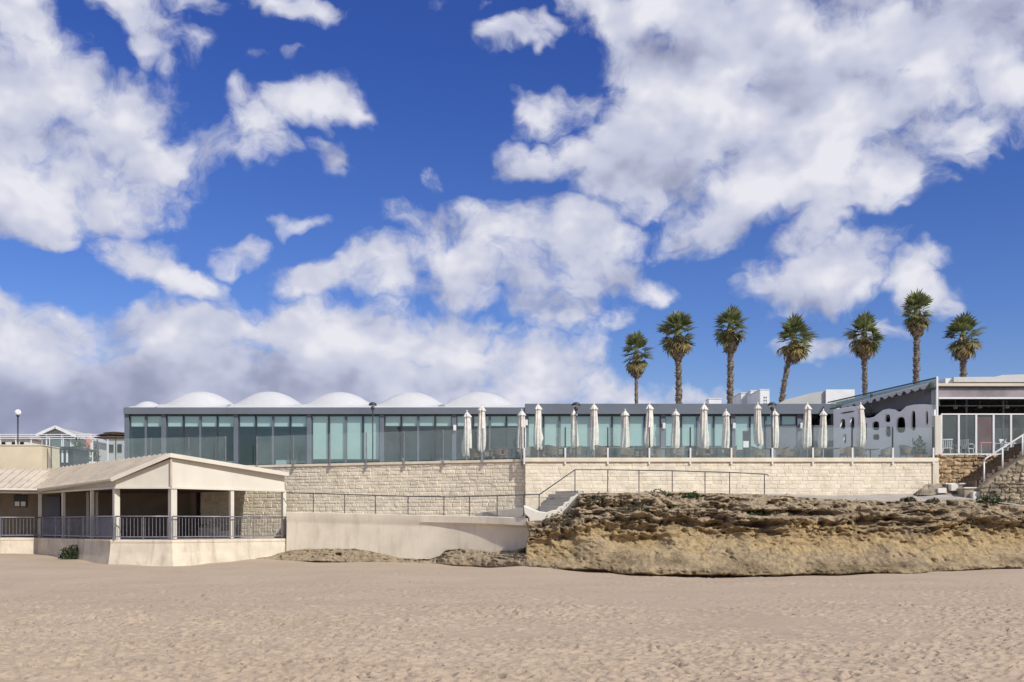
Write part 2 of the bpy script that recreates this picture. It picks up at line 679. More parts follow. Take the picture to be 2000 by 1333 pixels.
CREAM = (.68, .60, .46)
M = dict(
    sand=None, cliff=None,
    plaster=mat("cream_plaster", (.735, .655, .515), .85, .06, .8, .006, 18, stain=(.44, .37, .27), stain_amt=.5),
    plaster_worn=mat("worn_cream_plaster", (.66, .58, .445), .9, .09, 1.1, .012, 14, stain=(.36, .29, .20), stain_amt=.8),
    white_plaster=mat("white_plaster", (.72, .675, .58), .85, .05, 1.2, .008, 20, stain=(.5, .45, .38), stain_amt=.45),
    cream_paint=mat("cream_paint", (.65, .605, .50), .55, .04, .7, .002, 30, stain=(.58, .51, .40), stain_amt=.3),
    beige_wall=mat("beige_wall", (.70, .60, .42), .8, .05, .9, .004, 20),
    roof_metal=mat("cream_roof_sheet", (.60, .52, .41), .5, .07, 1.2, .002, 20, stain=(.38, .31, .24), stain_amt=.4),
    stone=mat("limestone_block", (.80, .71, .545), .9, .07, 2.2, .02, 14, island=.08, stain=(.50, .40, .28), stain_amt=.35),
    mortar=mat("lime_mortar", (.74, .65, .49), .95, .08, 3.0, .01, 25),
    coping=mat("coping_stone", (.76, .67, .51), .85, .07, 1.3, .006, 20, stain=(.45, .37, .27), stain_amt=.4),
    rubble=mat("ochre_rubble", (.46, .33, .19), .95, .22, 1.6, .04, 7, island=.3, stain=(.28, .19, .11), stain_amt=.6),
    rubble_grey=mat("grey_rubble", (.36, .30, .21), .95, .22, 1.8, .04, 7, island=.3, stain=(.22, .18, .12), stain_amt=.6),
    grey_metal=mat("grey_painted_metal", (.135, .155, .18), .45, .06, .6, 0, 1, metal=.0, spec=.5),
    dark_metal=mat("dark_metal", (.035, .04, .045), .4, .1, 2, 0, 1, spec=.5),
    steel=mat("galvanised_steel", (.26, .26, .29), .45, .12, 4, 0, 1, metal=.45),
    rail_grey=mat("weathered_grey_rail", (.10, .092, .105), .5, .15, 5, 0, 1, metal=.3),
    white_metal=mat("white_painted_metal", (.72, .72, .70), .4, .04, 2, 0, 1),
    white=mat("white_membrane", (.53, .53, .52), .7, .03, .5, .004, 6, stain=(.72, .72, .69), stain_amt=.25),
    blind=mat("white_roller_blind", (.90, .92, .89), .8, .03, .6, 0, 1),
    interior=mat("interior_wall", (.48, .48, .45), .9, .1, .5, 0, 1),
    interior_floor=mat("interior_floor", (.22, .20, .17), .6, .1, .6, 0, 1),
    screen_white=mat("white_render", (.88, .87, .84), .8, .03, 1.0, .004, 20, stain=(.7, .69, .65), stain_amt=.3),
    curtain=mat("grey_roll_curtain", (.14, .14, .145), .6, .1, 1, 0, 1),
    inner_shade=mat("shade_toned_inner_wall", (.24, .19, .145), .9, .12, .8, .004, 15),  # cream wall in shade: the porch's darkness is put into this colour
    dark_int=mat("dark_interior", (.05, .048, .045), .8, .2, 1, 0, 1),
    concrete=mat("concrete", (.42, .39, .34), .9, .1, 1.2, .008, 18, stain=(.28, .25, .2), stain_amt=.5),
    paving=mat("terrace_paving", (.45, .41, .35), .85, .1, .8, .004, 12),
    canvas=mat("ecru_parasol_canvas", (.75, .70, .61), .9, .10, 5, .01, 25, stain=(.45, .39, .31), stain_amt=.4),
    wicker=mat("brown_wicker", (.20, .155, .115), .75, .25, 14, .01, 60),
    wicker_grey=mat("grey_wicker", (.25, .225, .19), .75, .25, 14, .01, 60),
    table=mat("table_top_grey", (.17, .16, .155), .5, .15, 3, 0, 1),
    cloth=mat("white_tablecloth", (.80, .80, .77), .9, .04, 2, 0, 1),
    cloth_y=mat("yellow_tablecloth", (.70, .62, .30), .9, .04, 2, 0, 1),
    plastic=mat("white_plastic", (.80, .80, .80), .4, .03, 3, 0, 1),
    red=mat("faded_red_paint", (.72, .20, .17), .5, .1, 2, 0, 1),
    bark=mat("palm_bark", (.21, .165, .12), .95, .3, 5, .04, 12),
    frond=mat("palm_green", (.235, .265, .10), .5, .3, 1.6, 0, 1, island=.4),
    frond_y=mat("palm_yellowing", (.30, .24, .085), .6, .3, 1.6, 0, 1, island=.35),
    frond_dead=mat("palm_dead_leaf", (.34, .255, .165), .9, .3, 3, 0, 1, island=.4),
    leaf=mat("shrub_leaf", (.055, .085, .025), .6, .35, 3, 0, 1, island=.5),
    scrub=mat("dry_scrub", (.13, .115, .065), .8, .4, 3, 0, 1, island=.5),
    asphalt=mat("worn_path", (.40, .36, .31), .95, .1, 1.5, .008, 20),
    tile=mat("roof_tile", (.30, .15, .09), .85, .2, 3, .01, 12),
    grey_wall=mat("pale_grey_wall", (.42, .42, .40), .85, .06, .5, 0, 1),
    bluegrey=mat("blue_grey_panel", (.16, .165, .20), .6, .08, 1, 0, 1),
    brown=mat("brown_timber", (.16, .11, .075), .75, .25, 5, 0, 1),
    globe=mat("white_globe", (.85, .87, .85), .25, .02, 1, 0, 1),
    paper=mat("white_notice", (.75, .75, .73), .7, .03, 1, 0, 1),
    rubber=mat("black_rubber", (.02, .02, .02), .8, .1, 1, 0, 1),
)


def leafy(m, amt=.35):
    """thin leaf: part of the light passes through the blade"""
    nt = m.node_tree
    bs = nt.nodes['Principled BSDF']
    src = bs.inputs['Base Color'].links[0].from_socket
    tl = nt.nodes.new('ShaderNodeBsdfTranslucent')
    nt.links.new(src, tl.inputs[0])
    mx = nt.nodes.new('ShaderNodeMixShader')
    mx.inputs[0].default_value = amt
    nt.links.new(bs.outputs[0], mx.inputs[1])
    nt.links.new(tl.outputs[0], mx.inputs[2])
    nt.links.new(mx.outputs[0], nt.nodes['Material Output'].inputs[0])


for k_ in ('frond', 'frond_y', 'leaf', 'scrub'):
    leafy(M[k_])
G = dict(
    window=glass("tinted_window_glass", (.915, 1.0, .98), .04, rcol=(.85, .95, .92), film=.008, fr=.5, fcol=(.7, .85, .8)),
    screen=glass("clear_screen_glass", (.965, .99, .98), .0, film=.065, fr=.4, fcol=(.74, .86, .82)),
    frosty=glass("greenish_glass", (.80, .86, .83), .0, .05, film=.12, fcol=(.66, .72, .68), fr=.2),
    house=glass("green_house_glass", (.55, .70, .66), .05, film=.2, fcol=(.45, .55, .52)),
    dark=glass("dark_window_glass", (.25, .27, .28), .0, fr=.5),
    vinyl=glass("clear_vinyl", (.55, .53, .53), .0, .2, film=.42, fcol=(.55, .50, .50), fr=.3),
    car=glass("car_glass", (.06, .07, .08), .1),
)


# ================================================================== setting
TERR = 5.1            # terrace level
DECK = 1.26           # porch deck level
# porch outline (left wing, inner corner, two gable corners, right end)
PL, PD, PA, PB, PC = (-31.0, 53.1), (XA(82, 55.8), 55.8), (XA(225, 48), 48.0), (XA(335, 48), 48.0), (XA(557, 52.7), 52.7)
WALL_R0, WALL_R1 = (XA(1026, 50), 50.0), (XA(1831, 50), 50.0)      # terrace wall, right run
WALL_L0, WALL_L1 = (XA(1026, 50.35), 50.35), (XA(392, 57.0), 57.0)   # terrace wall, left run
RAMP = [(560, 52.2, 1000), (640, 51.8, 1002), (760, 51.0, 1005), (850, 50.35, 1007), (905, 49.85, 1008), (955, 49.25, 1009), (1000, 48.6, 1011), (1037, 48.0, 1013)]
CLIFF_BASE = [(1030, 1101, 45.6), (1060, 1107, 45.0), (1100, 1113, 44.3), (1150, 1119, 43.6), (1250, 1126, 42.6), (1400, 1130, 42.0), (1500, 1128, 42.0),
              (1600, 1126, 42.0), (1750, 1121, 42.2), (1850, 1116, 42.4), (1960, 1111, 42.8), (2120, 1106, 43.2)]
CLIFF_TOP = [(1030, 1018, 46.6), (1060, 1016, 46.6), (1085, 1008, 46.6), (1110, 1000, 46.7), (1124, 985, 46.8), (1132, 965, 46.9), (1200, 963, 46.9), (1300, 961, 46.9), (1420, 963, 46.9), (1500, 966, 46.9),
             (1600, 972, 46.9), (1700, 976, 46.9), (1830, 979, 46.9), (1920, 975, 46.9), (2000, 986, 46.8), (2120, 990, 46.8)]
ROCK_BASE = [(505, 1092, 50.4), (560, 1096, 50.4), (640, 1099, 50.2), (720, 1098, 50.0), (790, 1100, 49.4), (850, 1102, 48.8), (900, 1107, 48.0), (950, 1110, 47.3), (1000, 1112, 46.2), (1050, 1112, 45.2)]
ROCK_TOP = [(505, 1088, 52.0), (530, 1082, 52.0), (560, 1075, 52.0), (600, 1072, 51.8), (690, 1071, 51.3), (735, 1080, 51.0), (780, 1090, 50.6), (835, 1092, 50.0), (858, 1085, 49.7), (872, 1074, 49.5), (900, 1072, 49.2),
            (960, 1078, 48.4), (1000, 1075, 47.7), (1036, 1070, 46.9), (1050, 1072, 46.8)]


def tri(lst, x):
    return interp(x, [(a, b) for a, b, c in lst]), interp(x, [(a, c) for a, b, c in lst])


# ------------------------------------------------------------------ sand
def build_sand():
    ctrl = []
    for lst in (CLIFF_BASE, ROCK_BASE):
        for x, y, Y in lst:
            ctrl.append((XA(x, Y), Y, ZA(y, Y)))
            ctrl.append((XA(x, Y), Y + 3, ZA(y, Y) + .05))
    for px, py, Y in ((335, 1106, 48), (225, 1102, 48), (160, 1092, 51.2), (100, 1084, 54.8), (0, 1082, 54.3), (430, 1098, 50), (-150, 1082, 53)):
        ctrl.append((XA(px, Y), Y, ZA(py, Y)))
        ctrl.append((XA(px, Y), Y + 3, ZA(py, Y) + .05))
    for X in (-60, -40, -25, -12, 0, 12, 25, 40, 60):
        for Y, z in ((4, .3), (12, .22), (20, .1), (29, -.02), (36, -.1)):
            ctrl.append((X * max(.25, min(1, Y / 40)), Y, z))
    ctrl = np.array(ctrl)
    pys = np.concatenate([np.arange(1440, 1128, -.36), np.arange(1128, 1058, -.7)])
    Ys = 1.95 * F / (pys - HY)
    Ys = np.concatenate([[-2000, -300, -60, -10, 2, 6, 8.5], Ys[Ys > 9.0], [62, 70, 300, 2500]])
    core = np.linspace(-1, 1, 640)
    us = np.concatenate([[-60, -8, -2.5, -1.4], core, [1.4, 2.5, 8, 60]])
    W = np.clip(.545 * np.maximum(Ys, 10), 0, 40)
    X = us[None, :] * W[:, None]
    Y = np.repeat(Ys[:, None], len(us), 1)
    Z = np.zeros_like(X)
    for i in range(len(Ys)):
        d2 = (X[i][:, None] - ctrl[None, :, 0]) ** 2 + 1.6 * (Y[i][:, None] - ctrl[None, :, 1]) ** 2
        w = 1 / (d2 + 1.0) ** 2.2
        Z[i] = (w * ctrl[None, :, 2]).sum(1) / w.sum(1)
    Z[np.abs(X) > 45] = .1
    Z[Ys > 60] = -1.0
    Z[Ys < -1] = 0.1
    near = (np.abs(X) < 45) & (Y > 8) & (Y < 58)
    # ruffled surface
    rough = np.clip((46 - Y) / 16, .18, 1)
    ruf = .030 * fbm(X * .5, Y * .5, oct=3) + .005 * fbm(X * 2.6, Y * 2.4, oct=4, gain=.65)
    Z = np.where(near, Z + ruf * rough, Z)
    # footprints and scuffs
    rng = np.random.default_rng(5)
    wid = us
    for k in range(22000):
        y0 = rng.uniform(9.5, 44) if k % 3 else rng.uniform(10, 24)
        x0 = rng.uniform(-.6, .6) * y0
        dens = float(fbm(np.array([x0 * .22]), np.array([y0 * .22]), oct=2)[0])
        if dens < rng.uniform(-.5, .25) - (.0 if y0 < 37 else -.6):
            continue
        ang = rng.uniform(-.7, .7) + (math.pi / 2 if rng.random() < .15 else 0)
        L, B = rng.uniform(.06, .13), rng.uniform(.034, .06)
        dep = B * rng.uniform(.35, .9) * (1.7 if rng.random() < .35 else 1)
        if y0 < 20:                      # the nearest sand is trodden but soft
            dep *= lerp(.55, 1, (y0 - 9.5) / 10.5)
            L, B = L * .85, B * .85
        j0, j1 = np.searchsorted(Ys, [y0 - .38, y0 + .38])
        if j1 - j0 < 1:
            continue
        wrow = W[j0]
        i0, i1 = np.searchsorted(us, [(x0 - .38) / wrow, (x0 + .38) / wrow])
        if i1 - i0 < 1:
            continue
        dx, dy = X[j0:j1, i0:i1] - x0, Y[j0:j1, i0:i1] - y0
        a = dx * math.cos(ang) + dy * math.sin(ang)
        b = -dx * math.sin(ang) + dy * math.cos(ang)
        r2 = (a / L) ** 2 + (b / B) ** 2
        Z[j0:j1, i0:i1] += -dep * np.exp(-(r2 ** 1.6) * .9) + dep * .3 * np.exp(-((np.sqrt(r2) - 1.75) ** 2) * 3.0)
    def at(x, y):
        j = int(np.clip(np.searchsorted(Ys, y), 1, len(Ys) - 1))
        i = int(np.clip(np.searchsorted(us, x / W[j]), 1, len(us) - 1))
        return float(Z[j, i])
    global SAND_AT
    SAND_AT = at
    vs = np.stack([X, Y, Z], -1).reshape(-1, 3)
    nr, nc = X.shape
    idx = np.arange(nr * nc).reshape(nr, nc)
    fs = np.stack([idx[:-1, :-1], idx[:-1, 1:], idx[1:, 1:], idx[1:, :-1]], -1).reshape(-1, 4)
    me = fast_mesh("beach_sand", vs, fs, M['sand'])
    o = bpy.data.objects.new("beach_sand", me)
    COL.objects.link(o)
    return structure(o)


def fast_mesh(name, vs, fs, m, smooth=True):
    me = bpy.data.meshes.new(name)
    me.vertices.add(len(vs))
    me.vertices.foreach_set("co", np.ascontiguousarray(vs, dtype=np.float32).ravel())
    me.loops.add(fs.size)
    me.loops.foreach_set("vertex_index", fs.astype(np.int32).ravel())
    me.polygons.add(len(fs))
    me.polygons.foreach_set("loop_start", np.arange(0, fs.size, fs.shape[1], dtype=np.int32))
    me.update(calc_edges=True)
    if smooth:
        me.shade_smooth()
    me.materials.append(m)
    return me


def sand_material():
    m = bpy.data.materials.new("dry_beach_sand")
    m.use_nodes = True
    nt = m.node_tree
    bs = nt.nodes['Principled BSDF']
    bs.inputs['Roughness'].default_value = .95
    bs.inputs['Specular IOR Level'].default_value = .15
    geo = nt.nodes.new('ShaderNodeNewGeometry')

    def noise(sc, det, rg):
        n = nt.nodes.new('ShaderNodeTexNoise')
        n.inputs['Scale'].default_value = sc
        n.inputs['Detail'].default_value = det
        n.inputs['Roughness'].default_value = rg
        nt.links.new(geo.outputs['Position'], n.inputs['Vector'])
        return n.outputs['Fac']
    r = nt.nodes.new('ShaderNodeValToRGB')
    r.color_ramp.elements[0].position, r.color_ramp.elements[0].color = .3, (.415, .320, .226, 1)
    r.color_ramp.elements[1].position, r.color_ramp.elements[1].color = .7, (.475, .373, .267, 1)
    nt.links.new(noise(.35, 8, .62), r.inputs[0])
    r2 = nt.nodes.new('ShaderNodeValToRGB')
    r2.color_ramp.elements[0].position, r2.color_ramp.elements[0].color = .28, (.62, .58, .55, 1)
    r2.color_ramp.elements[1].position, r2.color_ramp.elements[1].color = .42, (1, 1, 1, 1)
    nt.links.new(noise(14, 3, .7), r2.inputs[0])
    mx = nt.nodes.new('ShaderNodeMix')
    mx.data_type = 'RGBA'
    mx.blend_type = 'MULTIPLY'
    mx.inputs[0].default_value = .7
    nt.links.new(r.outputs[0], mx.inputs[6])
    nt.links.new(r2.outputs[0], mx.inputs[7])
    nt.links.new(mx.outputs[2], bs.inputs['Base Color'])
    bp = nt.nodes.new('ShaderNodeBump')
    bp.inputs['Distance'].default_value = .035
    bp.inputs['Strength'].default_value = 1.0
    nt.links.new(noise(8, 7, .74), bp.inputs['Height'])
    nt.links.new(bp.outputs[0], bs.inputs['Normal'])
    return m


M['sand'] = sand_material()
build_sand()


# ------------------------------------------------------------------ cliff and low rocks
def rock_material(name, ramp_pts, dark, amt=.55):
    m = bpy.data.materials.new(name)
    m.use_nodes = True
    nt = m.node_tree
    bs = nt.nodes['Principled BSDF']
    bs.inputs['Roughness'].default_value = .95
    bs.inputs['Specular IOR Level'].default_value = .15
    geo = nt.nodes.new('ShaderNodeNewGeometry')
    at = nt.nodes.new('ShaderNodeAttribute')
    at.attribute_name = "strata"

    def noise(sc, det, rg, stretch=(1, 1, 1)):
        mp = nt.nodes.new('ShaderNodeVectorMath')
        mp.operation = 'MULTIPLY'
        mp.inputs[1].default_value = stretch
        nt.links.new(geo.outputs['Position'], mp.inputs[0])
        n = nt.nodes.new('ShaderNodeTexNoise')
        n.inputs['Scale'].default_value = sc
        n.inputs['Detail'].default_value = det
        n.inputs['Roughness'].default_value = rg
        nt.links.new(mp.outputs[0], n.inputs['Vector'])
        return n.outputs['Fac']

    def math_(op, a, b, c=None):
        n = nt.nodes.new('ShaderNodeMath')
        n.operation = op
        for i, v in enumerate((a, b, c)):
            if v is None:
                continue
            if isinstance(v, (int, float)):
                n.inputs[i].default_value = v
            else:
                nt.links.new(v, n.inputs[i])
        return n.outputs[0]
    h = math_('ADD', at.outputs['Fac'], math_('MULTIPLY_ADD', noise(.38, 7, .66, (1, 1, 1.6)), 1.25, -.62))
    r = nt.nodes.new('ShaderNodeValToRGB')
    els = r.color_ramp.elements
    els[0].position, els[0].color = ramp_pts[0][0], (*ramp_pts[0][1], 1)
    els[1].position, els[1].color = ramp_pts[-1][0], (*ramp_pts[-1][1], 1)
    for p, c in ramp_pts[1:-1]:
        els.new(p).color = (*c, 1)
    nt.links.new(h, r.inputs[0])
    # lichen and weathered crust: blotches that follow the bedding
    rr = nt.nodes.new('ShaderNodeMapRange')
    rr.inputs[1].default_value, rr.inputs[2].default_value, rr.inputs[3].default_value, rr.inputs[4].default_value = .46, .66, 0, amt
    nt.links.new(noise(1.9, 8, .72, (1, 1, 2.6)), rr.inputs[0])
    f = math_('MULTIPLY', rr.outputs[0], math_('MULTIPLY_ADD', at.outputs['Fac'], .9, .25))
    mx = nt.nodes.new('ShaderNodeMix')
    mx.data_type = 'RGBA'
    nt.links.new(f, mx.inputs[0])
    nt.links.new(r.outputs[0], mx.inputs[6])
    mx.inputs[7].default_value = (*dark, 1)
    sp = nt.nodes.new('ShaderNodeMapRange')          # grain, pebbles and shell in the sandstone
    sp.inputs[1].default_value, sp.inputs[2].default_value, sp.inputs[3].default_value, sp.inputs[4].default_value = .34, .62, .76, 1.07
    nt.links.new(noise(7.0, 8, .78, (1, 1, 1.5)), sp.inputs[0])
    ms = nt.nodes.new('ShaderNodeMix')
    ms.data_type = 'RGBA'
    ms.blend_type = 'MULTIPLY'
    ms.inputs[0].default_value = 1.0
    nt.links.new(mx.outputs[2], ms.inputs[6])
    nt.links.new(sp.outputs[0], ms.inputs[7])
    nt.links.new(ms.outputs[2], bs.inputs['Base Color'])
    bp = nt.nodes.new('ShaderNodeBump')
    bp.inputs['Distance'].default_value = .075
    nt.links.new(noise(11.0, 8, .78, (.8, 1, 2.2)), bp.inputs['Height'])
    nt.links.new(bp.outputs[0], bs.inputs['Normal'])
    return m


def rock_face(name, base, top, prof, NU, NV, amp, mt, caves=(), seed=0.0, back=2.5, smooth_zone=None):
    pxs = np.linspace(base[0][0], base[-1][0], NU)
    v = np.linspace(0, 1, NV)
    b = np.array([[*tri(base, x)] for x in pxs])
    t = np.array([[*tri(top, x)] for x in pxs])
    Yb, Yt = b[:, 1], t[:, 1]
    Zb, Zt = ZC + (HY - b[:, 0]) * Yb / F - .25, ZC + (HY - t[:, 0]) * Yt / F
    g = np.interp(v, [p[0] for p in prof], [p[1] for p in prof])
    Y = Yb[:, None] + (Yt - Yb)[:, None] * g[None, :]
    Z = Zb[:, None] + (Zt - Zb)[:, None] * v[None, :]
    X0 = (pxs[:, None] - 1000) / F * np.interp(g, [0, 1], [0, 1])[None, :] * 0 + ((pxs - 1000) / F)[:, None] * (.5 * (Yb + Yt))[:, None]
    X = np.repeat(X0[:, :1], NV, 1)
    VV = np.repeat(v[None, :], NU, 0)
    s = seed
    big = fbm(X * .35 + s, Z * .6, Y * .2, oct=3)
    mid = fbm(X * 1.1 + s, Z * 2.4, Y * .8, oct=5, gain=.6)
    fine = fbm(X * 3.6 + s, Z * 6.5, Y * 2, oct=4, gain=.62)
    ridge = .5 - 2 * np.abs(fbm(X * .9 + 21 + s, Z * 1.6 + .25 * X, Y * .4, oct=5, gain=.58))
    bed = Z * 3.0 + 1.6 * fbm(X * .30 + s, Z * .4, oct=4, gain=.6) + .05 * X
    fr = bed - np.floor(bed)
    ledge = np.where(fr < .75, fr / .75, (1 - fr) / .25) - .5
    li = _h(np.floor(bed).astype(np.int64), np.floor(X * .5 + s).astype(np.int64) * 0 + 3, np.zeros(X.shape, dtype=np.int64))
    zone = np.interp(VV, [0, .12, .25, .5, .62, 1], [.7, .5, .22, .24, 1, 1]) if smooth_zone is None else smooth_zone(VV)
    zone = zone * (1 + .5 * big)
    brk = np.clip(.55 + 1.5 * fbm(X * .55 + 9 + s, Z * 1.1, oct=3), .05, 1.3)
    pits = np.clip(fbm(X * 2.1 + 5 + s, Z * 3.6, oct=3) - .08, 0, 1) * np.clip((VV - .34) * 3.5, .14, 1)
    pits2 = np.clip(fbm(X * 5.5 + 15 + s, Z * 8.0, oct=2) - .12, 0, 1) * np.clip((VV - .34) * 3.5, .32, 1)
    bed2 = Z * 8.0 + 1.5 * fbm(X * .8 + s, Z * .9, oct=3)
    l2 = np.abs((bed2 - np.floor(bed2)) * 2 - 1) - .5
    D = amp * (1.35 * big + .42 * l2 * np.clip((VV - .5) * 4, 0, 1) * brk + zone * (.75 * mid + .38 * fine) + .30 * ridge * np.clip(1.3 - VV, .3, 1) + np.clip((VV - .30) * 2.4, 0, 1) * (.55 * ledge * (.4 + li) * brk + .22 * (li - .5)) - 1.25 * pits - .95 * pits2)
    keep = np.interp(VV, [0, .04, .94, 1], [.5, 1, 1, .35])
    Y = Y - D * keep
    Z = Z + amp * .28 * (fine * .5 + mid) * keep
    for (px, py, rx, ry, dep) in caves:
        q = ((pxs[:, None] - px) / rx) ** 2 + ((HY - (Z - ZC) * F / 45.0 - py) / ry) ** 2
        Y = Y + dep * np.exp(-q * q)
    X = X + amp * .25 * fbm(X * 1.3 + 40, Z * 1.9, oct=3)
    # top surface running back to the wall behind
    ext = [(Y[:, -1:] + d, Z[:, -1:] - dz) for d, dz in ((.5, .02), (back, .10))]
    Y = np.concatenate([Y] + [e[0] for e in ext], 1)
    Z = np.concatenate([Z] + [e[1] for e in ext], 1)
    X = np.concatenate([X, X[:, -1:], X[:, -1:]], 1)
    VV = np.concatenate([VV, VV[:, -1:], VV[:, -1:]], 1)
    # close the two ends so that the body is solid when seen from the side
    Y[0, :] = np.maximum(Y[0, :], Y[1, :]) + .4
    Y[-1, :] = np.maximum(Y[-1, :], Y[-2, :]) + .4
    vs = np.stack([X, Y, Z], -1).reshape(-1, 3)
    idx = np.arange(X.size).reshape(X.shape)
    fs = np.stack([idx[:-1, :-1], idx[1:, :-1], idx[1:, 1:], idx[:-1, 1:]], -1).reshape(-1, 4)
    me = fast_mesh(name, vs, fs, mt, smooth=False)
    at = me.attributes.new("strata", 'FLOAT', 'POINT')
    at.data.foreach_set("value", VV.astype(np.float32).ravel())
    o = bpy.data.objects.new(name, me)
    COL.objects.link(o)
    return structure(o)


M['cliff'] = rock_material("weathered_cliff", [(.0, (.15, .115, .06)), (.09, (.30, .225, .13)), (.26, (.46, .35, .21)), (.42, (.50, .37, .19)), (.56, (.47, .335, .17)),  # brown foot, lowest stops also darkened for the shadow line at the base
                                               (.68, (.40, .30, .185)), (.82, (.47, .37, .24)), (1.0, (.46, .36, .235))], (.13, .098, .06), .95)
M['rock'] = rock_material("low_shore_rock", [(.0, (.15, .115, .07)), (.3, (.36, .28, .18)), (.7, (.44, .345, .225)), (1.0, (.40, .31, .20))], (.13, .10, .065), .7)
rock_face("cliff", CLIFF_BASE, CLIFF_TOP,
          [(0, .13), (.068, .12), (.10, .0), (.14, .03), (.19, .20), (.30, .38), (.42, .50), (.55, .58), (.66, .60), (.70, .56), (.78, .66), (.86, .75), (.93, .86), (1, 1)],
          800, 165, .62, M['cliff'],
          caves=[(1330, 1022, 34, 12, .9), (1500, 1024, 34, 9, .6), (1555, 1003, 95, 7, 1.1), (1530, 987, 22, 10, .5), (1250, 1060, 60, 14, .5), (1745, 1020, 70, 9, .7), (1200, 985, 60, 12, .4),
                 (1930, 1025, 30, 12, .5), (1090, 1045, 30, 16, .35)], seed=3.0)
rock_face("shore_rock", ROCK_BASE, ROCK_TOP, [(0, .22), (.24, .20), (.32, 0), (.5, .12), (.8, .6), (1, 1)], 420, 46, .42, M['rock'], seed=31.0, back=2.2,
          smooth_zone=lambda v: np.ones_like(v))


# ------------------------------------------------------------------ terrace body, path, ramp
def seg_n(a, b):
    d = Vector((b[0] - a[0], b[1] - a[1], 0)).normalized()
    return d, Vector((d.y, -d.x, 0))


mb = MB()
mb.prism([(-420, 60.6), (XA(82, 60.6) + .2, 60.6), (WALL_L1[0] - 1.4, 58.2), (WALL_L1[0] - .3, WALL_L1[1] + .7), (WALL_L0[0] + .35, WALL_L0[1] + .62), (WALL_R0[0] + .35, 50.42),
          (WALL_R1[0] - .15, 50.42), (WALL_R1[0] + .2, 53.5), (45, 53.5), (45, 47.9 + 6), (420, 54), (420, 900), (-420, 900)], -2.0, TERR)
structure(mb.build("terrace_ground", M['paving']))

PATH_BACK = [(1126, 963), (1500, 964), (1640, 966), (1700, 964), (1790, 961), (1840, 950), (1930, 952), (2150, 962)]
mb = MB()
rows = [[], [], []]
for px in np.linspace(1128, 2120, 60):
    ft, fY = tri(CLIFF_TOP, px)
    zf = ZA(ft, fY) - .03
    zb = ZA(interp(px, PATH_BACK), 50.0)
    rows[0].append((XA(px, 47.0), 47.25, zf - .02))
    rows[1].append((XA(px, 48.0), 48.4, lerp(zf, zb, .35)))
    rows[2].append((XA(px, 50.0), 50.55, zb))
structure(mb.grid(rows[::-1]).build("path", M['asphalt'], smooth=True))

# ramp surface behind the cream wall
mb = MB()
rows = [[], []]
for px, Y, py in RAMP:
    z = ZA(py, Y)
    rows[0].append((XA(px, Y), Y + .2, z - .10))
    s, x, y = on_line(px + 8, WALL_L0, WALL_L1)
    rows[1].append((x, y + .3, z + .02))
structure(mb.grid(rows[::-1]).build("ramp", M['concrete'], smooth=True))

# cream wall holding the ramp
stations = []
pp = [(XA(a, b), b, ZA(c, b), a) for a, b, c in RAMP]
dense = []
for i in range(len(pp) - 1):
    for k in range(6):
        t = k / 6
        dense.append(tuple(lerp(pp[i][j], pp[i + 1][j], t) for j in range(4)))
dense.append(pp[-1])
for _ in range(14):                      # ease the corners into one sweep
    dense = [dense[0]] + [tuple((dense[i - 1][j] + 2 * dense[i][j] + dense[i + 1][j]) / 4 for j in range(4)) for i in range(1, len(dense) - 1)] + [dense[-1]]
rows = []
for i, (x, y, z, px) in enumerate(dense):
    a, b = dense[max(i - 2, 0)], dense[min(i + 2, len(dense) - 1)]
    d, n = seg_n(a, b)
    lip = interp(px, [(560, .04), (800, .06), (900, .16), (1000, .30), (1040, .32)])
    prof = [(.10, -.4), (.0, z - .60), (lip * .15, z - .46), (lip, z - .34), (lip, z - .02), (lip - .03, z), (-.32, z), (-.35, z - .02), (-.35, -.4)]
    rows.append([(x + n.x * o, y + n.y * o, zz) for o, zz in prof])
mb = MB()
mb.grid(rows)
n0 = len(rows[0])
mb.add(rows[0], [tuple(range(n0))])
mb.add(rows[-1], [tuple(range(n0))[::-1]])
wall = mb.build("ramp_wall", M['plaster'], smooth=True)
wall.data.set_sharp_from_angle(angle=math.radians(28))
tag(wall, "long smooth cream rendered wall curving below the ramp railing", "wall")


# ================================================================== stone terrace walls
def stone_meshes(m, n=7, rough=0.0):
    out = []
    rng = random.Random(11)
    for k in range(n):
        mb = MB()
        j = lambda a: rng.uniform(-a, a)
        b = [(-.5, 0, -.5), (.5, 0, -.5), (.5, 0, .5), (-.5, 0, .5)]
        f1 = [(-.49 + j(.02), -.55, -.47 + j(.04)), (.49 + j(.02), -.55, -.47 + j(.04)), (.49 + j(.02), -.55, .47 + j(.04)), (-.49 + j(.02), -.55, .47 + j(.04))]
        f2 = [(-.43 + j(.04), -.9 + j(.25), -.36 + j(.07)), (.43 + j(.04), -.9 + j(.25), -.36 + j(.07)), (.43 + j(.04), -.9 + j(.25), .36 + j(.07)), (-.43 + j(.04), -.9 + j(.25), .36 + j(.07))]
        if rough:
            f1 = [(x + j(rough), y, z + j(rough)) for x, y, z in f1]
            f2 = [(x * .8 + j(rough), y, z * .8 + j(rough)) for x, y, z in f2]
        c = [(j(.15), -1.0 + j(.22), j(.12))]
        fs = []
        for i in range(4):
            i2 = (i + 1) % 4
            fs += [(i, i2, 4 + i2, 4 + i), (4 + i, 4 + i2, 8 + i2, 8 + i), (8 + i, 8 + i2, 12)]
        mb.add(b + f1 + f2 + c, fs)
        out.append(mb.mesh("stone", m))
    return out


